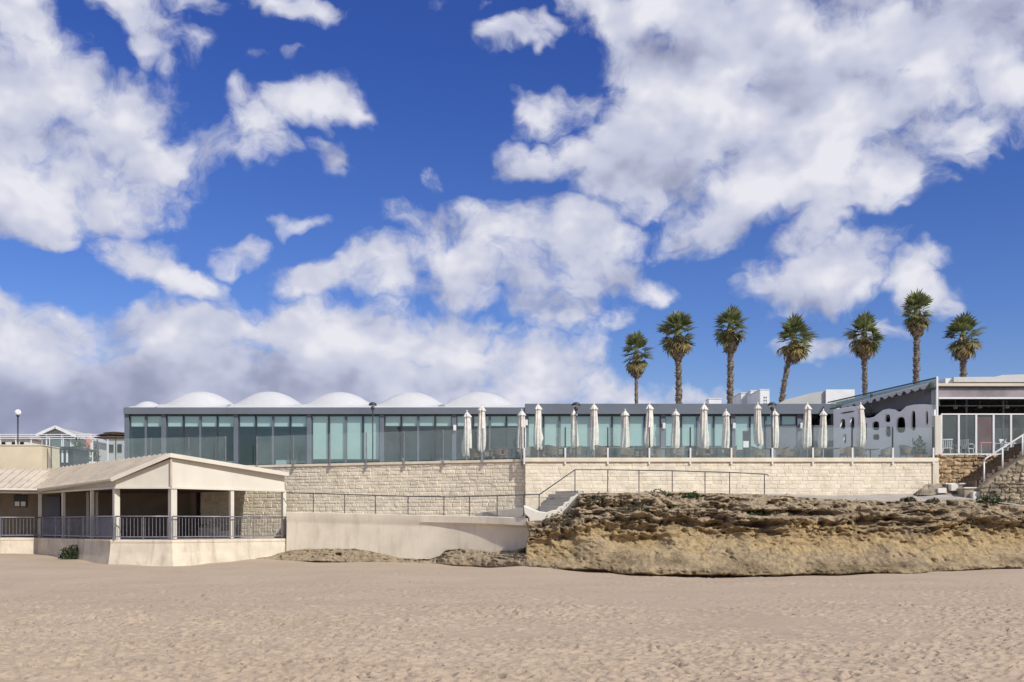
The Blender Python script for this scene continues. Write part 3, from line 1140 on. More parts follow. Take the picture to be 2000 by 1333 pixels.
def stone_wall(root, a, b, z0, z1, course, lens, depth, meshes, mt, seed, max_parts=300, skip=None, name="stone", zfun=None, jit=0.0):
    """coursed blocks on the vertical plane a-b: single parts for the largest, one joined part for the rest"""
    rng = random.Random(seed)
    d, n = seg_n(a, b)
    L = math.hypot(b[0] - a[0], b[1] - a[1])
    ang = math.atan2(d.y, d.x)
    items = []
    z = z0
    while z < z1 - .05:
        h = min(course * rng.uniform(.8, 1.2), z1 - z)
        if z1 - z - h < course * .4:
            h = z1 - z
        s = -rng.uniform(0, lens)
        while s < L:
            l = lens * rng.uniform(.55, 1.5) if not jit else lens * rng.uniform(.4, 1.5)
            s0, s1 = max(s, 0), min(s + l, L)
            if s1 - s0 > .08:
                sc, zc = (s0 + s1) / 2, z + h / 2
                if skip is None or not skip(sc, zc):
                    items.append((sc, zc, s1 - s0 - .008, h - .007, depth * rng.uniform(.6, 1.25), rng.randrange(len(meshes))))
            s += l
        z += h
    vis = sorted(range(len(items)), key=lambda i: -(items[i][2] * items[i][3] * (10 if zfun is None or zfun(items[i][0], items[i][1]) else .01)))
    w0 = WL[root]
    rest = MB()
    for k, i in enumerate(vis):
        sc, zc, l, h, dep, mi = items[i]
        flip = -1 if (k % 2) else 1
        mtx = Matrix.Translation((a[0] + d.x * sc - w0.x, a[1] + d.y * sc - w0.y, zc - w0.z)) @ Matrix.Rotation(ang, 4, 'Z') @ Matrix.Rotation(rng.uniform(-jit, jit), 4, 'Y') @ Matrix.Diagonal((l * (1 + rng.uniform(-jit, jit) * .6), dep * (1 + rng.uniform(-jit, jit) * 2), h * (1 + rng.uniform(-jit, jit) * .8), 1))
        if k < max_parts:
            inst(name, meshes[mi], root, matrix=mtx)
        else:
            me = meshes[mi]
            rest.add([mtx @ v.co for v in me.vertices], [tuple(p.vertices) for p in me.polygons])
    if rest.v:
        o = rest.build("stonework", mt, root, local=True)
        o['kind'] = 'stuff'
    return len(items)


ST = stone_meshes(M['stone'])
# right run
r = thing("stone_terrace_wall", "pale coursed stone retaining wall below the long glass screen and parasols", "wall", (WALL_R0[0], 50, 3.0))
mb = MB()
mb.box(WALL_R0[0], WALL_R1[0] - .02, 50.0, 50.4, 2.6, 5.02)
mb.build("backing", M['mortar'], r)
mb = MB()
mb.box(WALL_R0[0] - .03, WALL_R1[0] + .02, 49.90, 50.42, 5.03, 5.235)
mb.build("coping", M['coping'], r, bevel=.02)
mb = MB()
mb.box(WALL_R1[0] - .25, WALL_R1[0] + .05, 49.93, 50.4, 2.6, 5.02)
mb.build("corner_pier", M['plaster'], r, bevel=.01)
stone_wall(r, WALL_R0, (WALL_R1[0] - .3, 50.0), 3.30, 5.02, .17, .42, .020, ST, M['stone'], 3, zfun=lambda s, z: True)
# left run
r = thing("stone_terrace_wall", "rougher pale stone retaining wall behind the ramp, left of the vertical joint", "wall", (WALL_L0[0], WALL_L0[1], 2.2))
d, n = seg_n(WALL_L0, WALL_L1)      # runs leftwards: its front is the other side
LA, LB = WALL_L1, WALL_L0
d, n = seg_n(LA, LB)
mb = MB()
q0, q1 = Vector((*LA, 0)), Vector((*LB, 0))
mb.prism([(q0.x, q0.y), (q1.x, q1.y), (q1.x - n.x * .5, q1.y - n.y * .5), (q0.x - n.x * .5, q0.y - n.y * .5)], .6, 5.05)
mb.build("backing", M['mortar'], r)
mb = MB()
o1 = n * .09
mb.prism([(q0.x + o1.x, q0.y + o1.y), (q1.x + o1.x, q1.y + o1.y), (q1.x - n.x * .6, q1.y - n.y * .6), (q0.x - n.x * .6, q0.y - n.y * .6)], 5.06, 5.20)
mb.build("coping", M['coping'], r, bevel=.02)
stone_wall(r, LA, LB, 1.2, 5.05, .185, .38, .038, ST, M['stone'], 8, jit=.05, zfun=lambda s, z: z > 2.45 and s > 4.2)


# ================================================================== concrete stair, white parapet
r = thing("concrete_stair", "grey concrete steps climbing from the ramp to the upper path", "stairs", P(1050, 1000, 48.2))
dd = Vector((.62, .7846, 0))
ss = Vector((dd.y, -dd.x, 0))
p0 = Vector((XA(1066, 48.5), 48.42, 2.42))
for i in range(8):
    a = p0 + dd * (.22 * i)
    z = 2.42 + .148 * (i + 1)
    mb = MB()
    q = [a + ss * .80, a + dd * (2.0 - .22 * i) + ss * .80, a + dd * (2.0 - .22 * i) - ss * .80, a - ss * .80]
    mb.prism([(v.x, v.y) for v in q], z - .15, z)
    mb.build("step", M['concrete'], r, bevel=.012)
mb = MB()
q = [p0 + ss * .9 + dd * .05, p0 + dd * 1.9 + ss * .9, p0 + dd * 1.9 - ss * .9, p0 - ss * .9 + dd * .05]
mb.prism([(v.x, v.y) for v in q], 1.6, 2.36)
mb.build("stair_base", M['concrete'], r)

out = [(1022, 987), (1034, 993), (1050, 999), (1066, 1001), (1078, 997), (1086, 996), (1090, 990), (1098, 988.5), (1102, 981), (1110, 979.5), (1113, 972), (1128, 966), (1131, 985), (1128, 1003), (1105, 1018), (1080, 1028), (1050, 1040), (1036, 1040), (1033, 1012), (1024, 1004)]
mb = MB()
poly = [P(a, b, 47.7) for a, b in out]
mb.plate(poly[::-1], .0)
mb = MB()
nn = len(poly)
vs = [tuple(p) for p in poly] + [(p.x + .15, p.y + .5, p.z) for p in poly]
mb.add(vs, [tuple(range(nn))[::-1], tuple(range(nn, 2 * nn))] + [(i, (i + 1) % nn, nn + (i + 1) % nn, nn + i) for i in range(nn)])
tag(mb.build("stair_parapet", M['white_plaster'], bevel=.04), "lumpy white plaster parapet stepping up beside the concrete stair", "parapet")
mb = MB()
e = Vector((XA(1037, 48.0), 48.0, 0))
mb.prism([(e.x - .10, e.y - .16), (e.x + .10, e.y - .10), (e.x + .35, e.y + .9), (e.x + .02, e.y + .9)], -.2, ZA(1013, 48.0) - .02)
tag(mb.build("wall_end_pier", M['white_plaster'], bevel=.03), "narrow white end of the ramp wall against the rock", "pier")
# low concrete kerb wedge beside the stair foot
mb = MB()
k = [P(928, 1003, 50.1), P(1018, 992, 49.0), P(1026, 1000, 48.9), P(1026, 1012, 48.9), P(928, 1012, 50.1)]
vs = [tuple(p) for p in k] + [(p.x, p.y + .45, p.z) for p in k]
mb.add(vs, [(4, 3, 2, 1, 0), (5, 6, 7, 8, 9)] + [(i, (i + 1) % 5, 5 + (i + 1) % 5, 5 + i) for i in range(5)])
tag(mb.build("concrete_kerb", M['concrete'], bevel=.02), "low grey concrete kerb wedge at the stair foot", "kerb")


# ================================================================== railings on ramp and path
def railing(name, label, pts, posts, dz_foot, r=.026, pr=.024):
    """pts: top-rail points in space; posts: photo columns"""
    root = thing(name, label, "railing", (pts[0].x, pts[0].y, pts[0].z - dz_foot))
    mb = MB()
    mb.tube(pts, r, 8)
    mb.build("handrail", M['rail_grey'], root, smooth=True)
    for q in posts:
        mb = MB()
        mb.tube([Vector((q.x, q.y, q.z - dz_foot)), Vector((q.x, q.y, q.z))], pr, 6)
        mb.lathe([(.06, 0), (.06, .012)], 8, (q.x, q.y, q.z - dz_foot))
        mb.build("post", M['rail_grey'], root, smooth=False)
    return root


def rail_pt(px, py):
    Y = interp(px, [(a, b) for a, b, c in RAMP] + [(1056, 47.85)])
    return P(px, py, Y + .22)


low = [(560, 963), (640, 965), (733, 968), (800, 970), (880, 971), (960, 969), (1023, 967), (1054, 966)]
railing("ramp_railing", "thin grey tube railing along the cream ramp wall", [rail_pt(a, b) for a, b in low],
        [rail_pt(a, interp(a, low)) for a in (612, 673, 733, 797, 867, 917, 971, 1023, 1053)], 1.02)
up = [P(1054, 966, 48.05), P(1123, 918, 48.5), P(1187, 918, 48.6), P(1313, 920, 48.7), P(1425, 923, 48.6), P(1498, 927, 48.4), P(1501, 930, 48.4)]
posts = [P(1123, 918, 48.5), P(1187, 918, 48.6), P(1248, 919, 48.65), P(1313, 920, 48.7), P(1377, 921.5, 48.65), P(1425, 923, 48.6), P(1493, 926.5, 48.4)]
railing("path_railing", "grey tube railing rising up the stair and along the cliff top", up, posts, 1.06)


# ================================================================== right-hand stair, rubble walls
STG = stone_meshes(M['rubble_grey'], 9, .13)
STO = stone_meshes(M['rubble'], 9, .13)
r = thing("rubble_wall", "ochre rubble stone wall under the white-railed dining terrace", "wall", (21.5, 50.4, 3.4))
mb = MB()
mb.box(WALL_R1[0] + .06, 33, 50.35, 53.4, 2.6, 5.40)
mb.build("backing", M['rubble'], r)
stone_wall(r, (WALL_R1[0] + .08, 50.35), (33, 50.35), 3.3, 5.40, .21, .27, .11, STO, M['rubble'], 21, name="stone", jit=.28, skip=lambda s, z: s > 7.5)

# steps with the leaning masonry side wall
r = thing("stone_staircase", "shaded dark stone steps climbing right beside the rubble wall", "stairs", (XA(1885, 49), 48.6, 3.6))
x0, z0 = XA(1884, 49.2), ZA(942, 49.2)
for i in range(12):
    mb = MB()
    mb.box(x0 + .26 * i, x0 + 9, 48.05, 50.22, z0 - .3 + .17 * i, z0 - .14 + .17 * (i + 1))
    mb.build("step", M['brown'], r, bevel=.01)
r = thing("masonry_side_wall", "grey rubble masonry wall sloping up on the near side of the stair", "wall", (XA(1960, 47.6), 47.6, 3.2))
prof = [(1914, 985), (1918, 948), (2000, 892), (2110, 817), (2110, 995)]
mb = MB()
poly = [P(a, b, 47.5) for a, b in prof]
nn = len(poly)
vs = [tuple(p) for p in poly] + [(p.x + .05, p.y + .5, p.z) for p in poly]
mb.add(vs, [tuple(range(nn)), tuple(range(nn, 2 * nn))[::-1]] + [(i, nn + i, nn + (i + 1) % nn, (i + 1) % nn) for i in range(nn)])
mb.build("masonry_core", M['rubble_grey'], r)
A0 = (XA(1914, 47.5), 47.5)
stone_wall(r, A0, (A0[0] + 4.6, 47.5), 2.75, 7.0, .19, .25, .10, STG, M['rubble_grey'], 33, name="stone", jit=.28,
           skip=lambda s, z: z > ZA(948, 47.5) - .12 + (s - .1) * (ZA(892, 47.5) - ZA(948, 47.5)) / (XA(2000, 47.5) - XA(1918, 47.5)) or s < .15)
mb = MB()
mb.beam(P(1917, 947, 47.75) + Vector((0, 0, .0)), P(2110, 815.5, 47.75), .56, .07)
mb.build("sloping_coping", M['rubble_grey'], r)
for (xa, xb, ya, yb, Y0, Y1, lab) in ((1848, 1928, 944, 962, 49.0, 50.2, "upper pale stone landing step at the foot of the dark stair"),
                                      (1884, 1962, 952, 972, 47.95, 48.9, "lower stone step with white edge in front of the landing")):
    r = thing("landing_step", lab, "step", P((xa + xb) / 2, yb, Y0), "low landing steps")
    mb = MB()
    mb.box(XA(xa, Y0), XA(xb, Y0), Y0, Y1, ZA(yb, Y0) - .2, ZA(ya, Y0) - .07)
    mb.build("riser", M['rubble_grey'], r)
    mb = MB()
    mb.box(XA(xa, Y0) - .04, XA(xb, Y0) + .04, Y0 - .05, Y1, ZA(ya, Y0) - .065, ZA(ya, Y0))
    mb.build("tread_slab", M['white_plaster'], r, bevel=.015)
# white handrail of that stair
r = thing("white_handrail", "white tube handrail rising right over the dark stair", "railing", P(1922, 936, 47.9))
mb = MB()
mb.tube([P(1921, 903, 47.85), P(1925, 896, 47.85), P(2000, 849, 47.85), P(2060, 812, 47.85)], .04, 8)
mb.build("handrail", M['white_metal'], r, smooth=True)
for px, pt, pb in ((1922, 902, 946), (1958, 877, 924), (1997, 851, 900)):
    mb = MB()
    mb.tube([P(px, pb, 47.85), P(px, pt, 47.85)], .04, 8)
    mb.build("post", M['white_metal'], r, smooth=True)
# loose blocks by the landing
for px, py, w, h, lab in ((1862, 951, .35, .22, "small white block beside the landing step"), (1838, 957, .42, .14, "flat pale slab lying left of the white block"), (1909, 967, .55, .30, "large white stone block in front of the lower step")):
    Y = 48.8 if px < 1900 else 47.8
    c = P(px, py, Y)
    mb = MB()
    mb.box(c.x - w / 2, c.x + w / 2, Y - .15, Y + .2, c.z - h / 2 - .1, c.z + h / 2)
    tag(mb.build("stone_block", M['white_plaster'], bevel=.03), lab, "stone block", "loose blocks by the landing")


# ================================================================== beach porch (left)
BEAM = 3.66
UPD = Vector((.745, .667, 0))                      # up-slope direction of the roof over D-A


def poly_at(px, a, b):
    s, x, y = on_line(px, a, b)
    return Vector((x, y, 0))


def off_line(a, b, o):
    d, n = seg_n(a, b)
    return (a[0] + n.x * o, a[1] + n.y * o), (b[0] + n.x * o, b[1] + n.y * o)


r = porch = thing("beach_porch", "cream open-sided porch building with folded gable and railing on the sand", "building", (PA[0], PA[1] + 4, 0.1))
# deck with battered base wall
E = .28
outline = [(PL[0], PL[1]), PD, PA, PB, (PC[0] + .25, PC[1] + .1)]
offs = []
for i, p in enumerate(outline):
    a = outline[max(i - 1, 0)]
    b = outline[min(i + 1, len(outline) - 1)]
    n1 = seg_n(a, p)[1] if i > 0 else seg_n(p, b)[1]
    n2 = seg_n(p, b)[1] if i < len(outline) - 1 else n1
    m_ = (n1 + n2).normalized() / max(.5, math.sqrt((1 + n1.dot(n2)) / 2))
    offs.append(m_)
rows = []
fine_o = []
for i in range(len(outline) - 1):
    kk = 14
    for k in range(kk + (i == len(outline) - 2)):
        t = k / kk
        fine_o.append((lerp(outline[i][0], outline[i + 1][0], t), lerp(outline[i][1], outline[i + 1][1], t), offs[i].lerp(offs[i + 1], t)))
for j, (o, z) in enumerate(((-2.0, DECK), (E - .03, DECK), (E, DECK - .03), (E, DECK - .12), (E - .02, DECK - .16), (E + .02, DECK - .6), (E + .10, DECK - 1.1), (E + .2, -.4))):
    rows.append([(x + n.x * o, y + n.y * o, z) for x, y, n in fine_o])
MB().grid(rows[::-1]).build("base_wall", M['plaster_worn'], r)
mb = MB()
mb.prism([(PL[0], PL[1] + 1), (PD[0], PD[1] + 1.2), (PA[0] + .6, PA[1] + .8), (PB[0], PB[1] + .4), (PC[0] - .3, PC[1] + .3), (WALL_L1[0] + 4, 55.8), (WALL_L1[0], 57.2), (PL[0], 57.6)], DECK - .3, DECK + .004)
mb.build("deck", M['concrete'], r)
# back walls
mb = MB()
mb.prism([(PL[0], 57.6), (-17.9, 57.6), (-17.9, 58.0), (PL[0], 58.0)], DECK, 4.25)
mb.build("back_wall", M['inner_shade'], r)
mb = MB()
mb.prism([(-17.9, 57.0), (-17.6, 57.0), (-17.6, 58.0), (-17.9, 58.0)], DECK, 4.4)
mb.build("wall_return", M['inner_shade'], r)


def post(px, a, b, w=.17, inset=.12, top=BEAM):
    aa, bb = off_line(a, b, -inset)
    p = poly_at(px, aa, bb)
    d, n = seg_n(a, b)
    mb = MB()
    c = [p + d * w / 2 + n * w / 2, p - d * w / 2 + n * w / 2, p - d * w / 2 - n * w / 2, p + d * w / 2 - n * w / 2]
    mb.prism([(v.x, v.y) for v in c][::-1], DECK + .004, top)
    mb.build("post", M['cream_paint'], porch, bevel=.008)


for px in (-60, 78):
    post(px, PL, PD, .18)
for px in (124, 180):
    post(px, PD, PA, .15)
post(227, PD, PA, .26, .16)
post(337, PB, PC, .30, .17)
post(452, PB, PC, .19)
post(554, PB, PC, .19)
# far inner posts on the back line
for px, Y in ((172, 56.5), (190, 56.2), (467, 56.4)):
    x = XA(px, Y)
    mb = MB()
    mb.box(x - .07, x + .07, Y - .07, Y + .07, DECK + .004, BEAM + .2)
    mb.build("post", M['cream_paint'], r)
# blue-grey door and panel
mb = MB()
mb.box(XA(84, 57.3), XA(114, 57.3), 57.48, 57.58, DECK + .01, 3.55)
dr = mb.build("door", M['bluegrey'], r)
dr['label'] = "dark blue-grey door at the inner corner"
mb = MB()
q0, q1 = poly_at(182, PD, PA), poly_at(221, PD, PA)
mb.beam(Vector((q0.x + .25, q0.y + .25, DECK + .54)), Vector((q1.x + .25, q1.y + .25, DECK + .54)), .04, 1.04)
mb.build("screen_panel", M['bluegrey'], r)
# beams and gable boards
for a, b, za, zb in ((PL, PD, 3.84, 3.86), (PD, PA, 3.86, 4.06), (PA, PB, 4.05, 5.10), (PB, PC, 5.10, 4.50)):
    aa, bb = off_line(a, b, -.06)
    ab, ba = off_line(a, b, -.14)
    mb = MB()
    vs = [(aa[0], aa[1], BEAM), (bb[0], bb[1], BEAM), (bb[0], bb[1], zb), (aa[0], aa[1], za), (ab[0], ab[1], BEAM), (ba[0], ba[1], BEAM), (ba[0], ba[1], zb), (ab[0], ab[1], za)]
    mb.add(vs, [(0, 1, 2, 3), (7, 6, 5, 4), (0, 4, 5, 1), (1, 5, 6, 2), (2, 6, 7, 3), (3, 7, 4, 0)])
    mb.build("gable_board", M['cream_paint'], r)
    a2, b2 = off_line(a, b, -.02)
    mb = MB()
    mb.beam(Vector((a2[0], a2[1], BEAM + .045)), Vector((b2[0], b2[1], BEAM + .045)), .10, .09)
    mb.build("beam", M['cream_paint'], r)
mb = MB()
mb.beam(Vector((PB[0], PB[1] - .03, BEAM + .1)), Vector((PB[0], PB[1] - .03, 5.08)), .07, .07)
mb.build("corner_trim", M['roof_metal'], r)
# roof: plates and standing ribs
OV = .22
eD, eA = Vector((PD[0] - .1, PD[1] - .25, 3.90)), Vector((PA[0] - .14, PA[1] - .10, 4.10))
rB = Vector((PB[0] - .02, PB[1] - .14, 5.25))
back = (eD - eA).normalized()
rD = Vector((rB.x + back.x * 16.9, rB.y + back.y * 16.9, 5.20))
eD0, eD = eD, eD + back * 6.3 + Vector((0, 0, -.12))
eL, tL, tD = Vector((PL[0], PL[1] - .25, 3.88)), Vector((PL[0] - 1.6, PL[1] + 4.2, 5.12)), Vector((PD[0] - .6, PD[1] + 4.0, 5.12))
eC = Vector((PC[0] + .2, PC[1] - .1, 4.58))
rC = Vector((eC.x + back.x * 8.6, eC.y + back.y * 8.6, 4.55))
for nm, quad in (("roof", [eD, eA, rB, rD]), ("roof", [eL, eD0, tD, tL]), ("roof", [rB, eC, rC, rD])):
    mb = MB()
    a_, b_, c_, d_ = [Vector(p) for p in quad]
    up_, dn_ = [], []
    for k in range(41):
        e_, f_ = a_.lerp(b_, k / 40), d_.lerp(c_, k / 40)
        up_.append([tuple(e_), tuple(f_)])
        dn_.append([(e_.x, e_.y, e_.z - .09), (f_.x, f_.y, f_.z - .09)])
    mb.grid(up_).grid(dn_[::-1])
    mb.grid([[p[0] for p in dn_], [p[0] for p in up_]]).grid([[p[1] for p in up_], [p[1] for p in dn_]]).grid([up_[0], dn_[0]]).grid([dn_[-1], up_[-1]])
    mb.build(nm, M['roof_metal'], r)


def ribs(e0, e1, t0, t1, n, size=.07):
    for k in range(n):
        t = (k + .5) / n
        a = e0.lerp(e1, t)
        b = t0.lerp(t1, t)
        mb = MB()
        up = (e1 - e0).cross(t0 - e0).normalized()
        if up.z < 0:
            up = -up
        mb.beam(a + up * size * .45, b + up * size * .45, size, size * .9, up)
        mb.build("rib", M['roof_metal'], porch)


ribs(eD, eA, rD, rB, 27, .11)
ribs(eL, eD0, tL, tD, 15, .10)
# edge trims: gable barge boards, valley, eaves gutter
for a, b, w in ((eA, rB, .20), (rB, eC, .20), (eD0, eA, .09), (eL, eD0, .09)):
    mb = MB()
    mb.beam(a + Vector((0, -.05, -.03)), b + Vector((0, -.05, -.03)), .08, w)
    mb.build("barge_board", M['cream_paint'], r, bevel=.01)
mb = MB()
mb.beam(eD0 + Vector((0, 0, .05)), tD + Vector((.35, 0, .05)), .10, .05)
mb.build("valley_flashing", M['roof_metal'], r)
# soffit under the roof shades the inside; its dark brown paints in more shade
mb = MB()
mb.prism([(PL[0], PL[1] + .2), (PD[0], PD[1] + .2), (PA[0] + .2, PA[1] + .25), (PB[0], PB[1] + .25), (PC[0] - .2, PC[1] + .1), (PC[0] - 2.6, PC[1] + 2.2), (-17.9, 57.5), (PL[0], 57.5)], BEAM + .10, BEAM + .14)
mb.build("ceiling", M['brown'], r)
# wall-hung things inside
t = thing("notice_board", "dark framed notice board with two white sheets on the porch wall", "notice board", P(37, 990, 57.4))
mb = MB()
mb.box(XA(25, 57.4), XA(50, 57.4), 57.52, 57.59, ZA(991, 57.4), ZA(967, 57.4))
mb.build("board", M['dark_metal'], t, bevel=.01)
for a, b in ((27, 36), (39, 48)):
    mb = MB()
    mb.box(XA(a, 57.4), XA(b, 57.4), 57.505, 57.519, ZA(989, 57.4), ZA(980, 57.4))
    mb.build("notice_sheet", M['paper'], t)
# picnic table and stone blocks in the shade
t = thing("picnic_table", "brown timber table with bench in the shade of the porch", "table", P(368, 1046, 55))
c = WL[t]
for nm, (dx0, dx1, dy0, dy1, z0, z1) in dict(top=(-.85, .85, -.38, .38, .70, .76), bench=(-.8, .8, -.95, -.65, .42, .46)).items():
    mb = MB()
    mb.box(c.x + dx0, c.x + dx1, c.y + dy0, c.y + dy1, DECK + z0, DECK + z1)
    mb.build(nm, M['brown'], t, bevel=.01)
for dx in (-.65, .65):
    for dy, h in ((-.3, .7), (.3, .7), (-.8, .42)):
        mb = MB()
        mb.box(c.x + dx - .04, c.x + dx + .04, c.y + dy - .04, c.y + dy + .04, DECK + .004, DECK + h)
        mb.build("leg", M['brown'], t)
for px, w, h, Y, lab in ((408, 1.0, .55, 54.6, "broad pale stone block on the porch floor under the lit stone wall"), (436, .8, .38, 54.2, "lower pale stone block beside the far porch post")):
    x = XA(px, Y)
    mb = MB()
    mb.box(x - w / 2, x + w / 2, Y - .25, Y + .25, DECK + .004, DECK + h)
    tag(mb.build("stone_block", M['coping'], bevel=.03), lab, "stone block", "stone blocks inside the porch")

# porch railing, one run per side
bal = MB()
bal.box(-.011, .011, -.011, .011, 0, .86)
bal_me = bal.mesh("baluster", M['steel'])
for (a, b, lab, px0, px1) in ((PL, PD, "steel baluster railing of the porch's left wing", -80, 80), (PD, PA, "steel baluster railing on the shaded porch side", 84, 223),
                              (PA, PB, "steel baluster railing below the front gable half, between the two thick posts", 226, 334), (PB, PC, "steel baluster railing on the sunlit right side of the porch", 337, 566)):
    aa, bb = off_line(a, b, .16)
    p, q = poly_at(px0, aa, bb), poly_at(px1, aa, bb)
    if px1 == 566:
        q = Vector((q.x, q.y, 0))
    root = thing("porch_railing", lab, "railing", (p.x, p.y, DECK), "railings around the porch")
    hz = DECK + 1.10
    mb = MB()
    mb.tube([Vector((p.x, p.y, hz)), Vector((q.x, q.y, hz))], .03, 8)
    mb.build("handrail", M['steel'], root, smooth=True)
    mb = MB()
    mb.beam(Vector((p.x, p.y, DECK + .14)), Vector((q.x, q.y, DECK + .14)), .035, .05)
    mb.build("bottom_rail", M['steel'], root)
    L = (q - p).length
    n = max(2, int(L / .165))
    for k in range(n + 1):
        t_ = p.lerp(q, k / n)
        inst("baluster", bal_me, root, loc=(t_.x - p.x, t_.y - p.y, .16))
    for k in range(int(L / 2.2) + 2):
        t_ = p.lerp(q, min(1, k / (int(L / 2.2) + 1)))
        mb = MB()
        mb.box(t_.x - .022, t_.x + .022, t_.y - .022, t_.y + .022, DECK - .0, hz)
        mb.build("post", M['steel'], root)

# flat-roofed block behind the left wing
mb = MB()
r = thing("roof_block", "plain cream flat-topped block rising behind the left porch roof", "building", (XA(20, 60.6), 61, 4.6))
xr = XA(82, 60.3)
mb.box(xr - 9, xr, 60.3, 62.6, 4.6, ZA(871, 60.3))
mb.build("wall", M['beige_wall'], r)
mb = MB()
mb.box(xr - 9, xr + .04, 60.26, 62.64, ZA(871, 60.3) + .004, ZA(871, 60.3) + .07)
mb.build("cap", M['cream_paint'], r)


# ================================================================== glass pavilion
FY = 61.0
SOF = ZA(810, FY)
FT_L, FT_R = ZA(797, FY), ZA(790, FY)
r = pav = thing("glass_pavilion", "long low grey-framed glass restaurant with white domed roof behind the terrace", "building", (0, FY + 5, TERR))
xL, xM, xE = XA(244, FY), XA(1025, FY), XA(1631, FY)
mb = MB()
mb.box(xL, xM, FY - .25, FY + .1, SOF, FT_L)
mb.build("fascia", M['grey_metal'], r, bevel=.01)
mb = MB()
mb.box(xM + .004, xE, FY - .30, FY + .1, SOF + .002, FT_R)
mb.build("fascia", M['grey_metal'], r, bevel=.01)
mb = MB()
mb.box(xL + .02, xE - .02, FY + .12, FY + 11.5, SOF + .02, FT_L - .05)
mb.build("roof_slab", M['grey_wall'], r)
for nm, bx, mt in (("back_wall", (xL + .1, xE - .1, FY + 10.9, FY + 11.2, TERR, SOF), 'interior'), ("side_wall", (xE - .45, xE - .1, FY + .5, FY + 10.8, TERR, SOF), 'grey_metal'),
                   ("floor", (xL + .1, xE - .5, FY + .2, FY + 10.8, TERR + .01, TERR + .04), 'interior_floor'), ("ceiling", (xL + .1, xE - .5, FY + .3, FY + 10.8, SOF - .10, SOF - .06), 'interior')):
    mb = MB()
    mb.box(*bx)
    mb.build(nm, M[mt], r)
COLS = [248, 320, 461, 604, 746, 887, 1026, 1160, 1295, 1431, 1561]
for i, px in enumerate(COLS):
    w = .13
    mb = MB()
    mb.box(XA(px, FY) - w, XA(px, FY) + w, FY - .08, FY + .3, TERR + .004, SOF)
    mb.build("column", M['grey_metal'], r, bevel=.008)
# left gable end column return
mb = MB()
mb.box(XA(248, FY) - .1, XA(248, FY) + .1, FY + .35, FY + 10.8, TERR + .004, SOF)
mb.build("side_wall", M['grey_metal'], r)
BL = {0: 832, 1: 832, 2: 832, 3: 896, 4: 831, 5: 831, 6: 871, 7: 870, 8: 870, 9: 872}
for i in range(len(COLS) - 1):
    x0, x1 = XA(COLS[i], FY) + .13, XA(COLS[i + 1], FY) - .13
    nP = 2 if i == 0 else 4
    xs = [lerp(x0, x1, k / nP) for k in range(nP + 1)]
    mb = MB()
    mb.box(x0, x1, FY + .02, FY + .16, SOF - .07, SOF - .002)
    mb.build("head_frame", M['dark_metal'], r)
    mb = MB()
    mb.box(x0, x1, FY + .02, FY + .16, TERR + .004, TERR + .09)
    mb.build("sill_frame", M['dark_metal'], r)
    for k in range(nP):
        a, b = xs[k], xs[k + 1]
        solid = i == 9 and k >= 2
        zb = ZA(831, FY) if solid else TERR + .09
        mb = MB()
        mb.box(a + .02, b - .02, FY + .07 + .03 * (k % 2), FY + .085 + .03 * (k % 2), zb, SOF - .07)
        mb.build("pane", G['window'], r)
        if k:
            w = .055 if k == nP // 2 else .03
            mb = MB()
            mb.box(a - w, a + w, FY + .03, FY + .14, TERR + .09, SOF - .07)
            mb.build("mullion", M['grey_metal'] if k == nP // 2 else M['dark_metal'], r)
        if solid:
            mb = MB()
            mb.box(a + .001, b - .001, FY - .02, FY + .06, TERR + .09, zb - .03)
            mb.build("cladding_panel", M['grey_metal'], r)
            mb = MB()
            mb.box(a + .02, b - .02, FY + .0, FY + .13, zb - .035, zb + .05)
            mb.build("transom", M['dark_metal'], r)
        zbl = ZA(BL[i] + (0 if not (i == 9 and k < 2) else 6), FY)
        if i != 9 or True:
            mb = MB()
            mb.box(a + .07, b - .07, FY + .165 + .02 * (k % 2), FY + .175 + .02 * (k % 2), max(zbl, zb), SOF - .11)
            mb.build("roller_blind", M['blind'], r)
            mb = MB()
            mb.box(a + .07, b - .07, FY + .155 + .02 * (k % 2), FY + .18 + .02 * (k % 2), max(zbl, zb) - .035, max(zbl, zb))
            mb.build("blind_rail", M['white_metal'], r)
# solid end bay with dark high window
x0, x1 = XA(1561, FY) + .13, xE - .02
mb = MB()
mb.box(x0, x1, FY - .02, FY + .1, TERR + .004, ZA(831, FY))
mb.build("cladding_panel", M['grey_metal'], r)
mb = MB()
mb.box(x0, XA(1584, FY), FY - .02, FY + .1, ZA(831, FY) + .003, SOF - .003)
mb.build("cladding_panel", M['grey_metal'], r)
mb = MB()
mb.box(XA(1584, FY) + .02, x1, FY + .05, FY + .07, ZA(831, FY), SOF - .003)
mb.build("pane", G['dark'], r)
# wall lamps on the columns
for px, py in ((888, 836), (1028, 826), (1297, 832), (1434, 832), (1566, 832)):
    c = P(px, py, FY - .2)
    mb = MB()
    mb.box(c.x - .09, c.x + .09, FY - .22, FY - .085, c.z - .17, c.z + .17)
    mb.build("wall_lamp", M['white_metal'], r, bevel=.02)
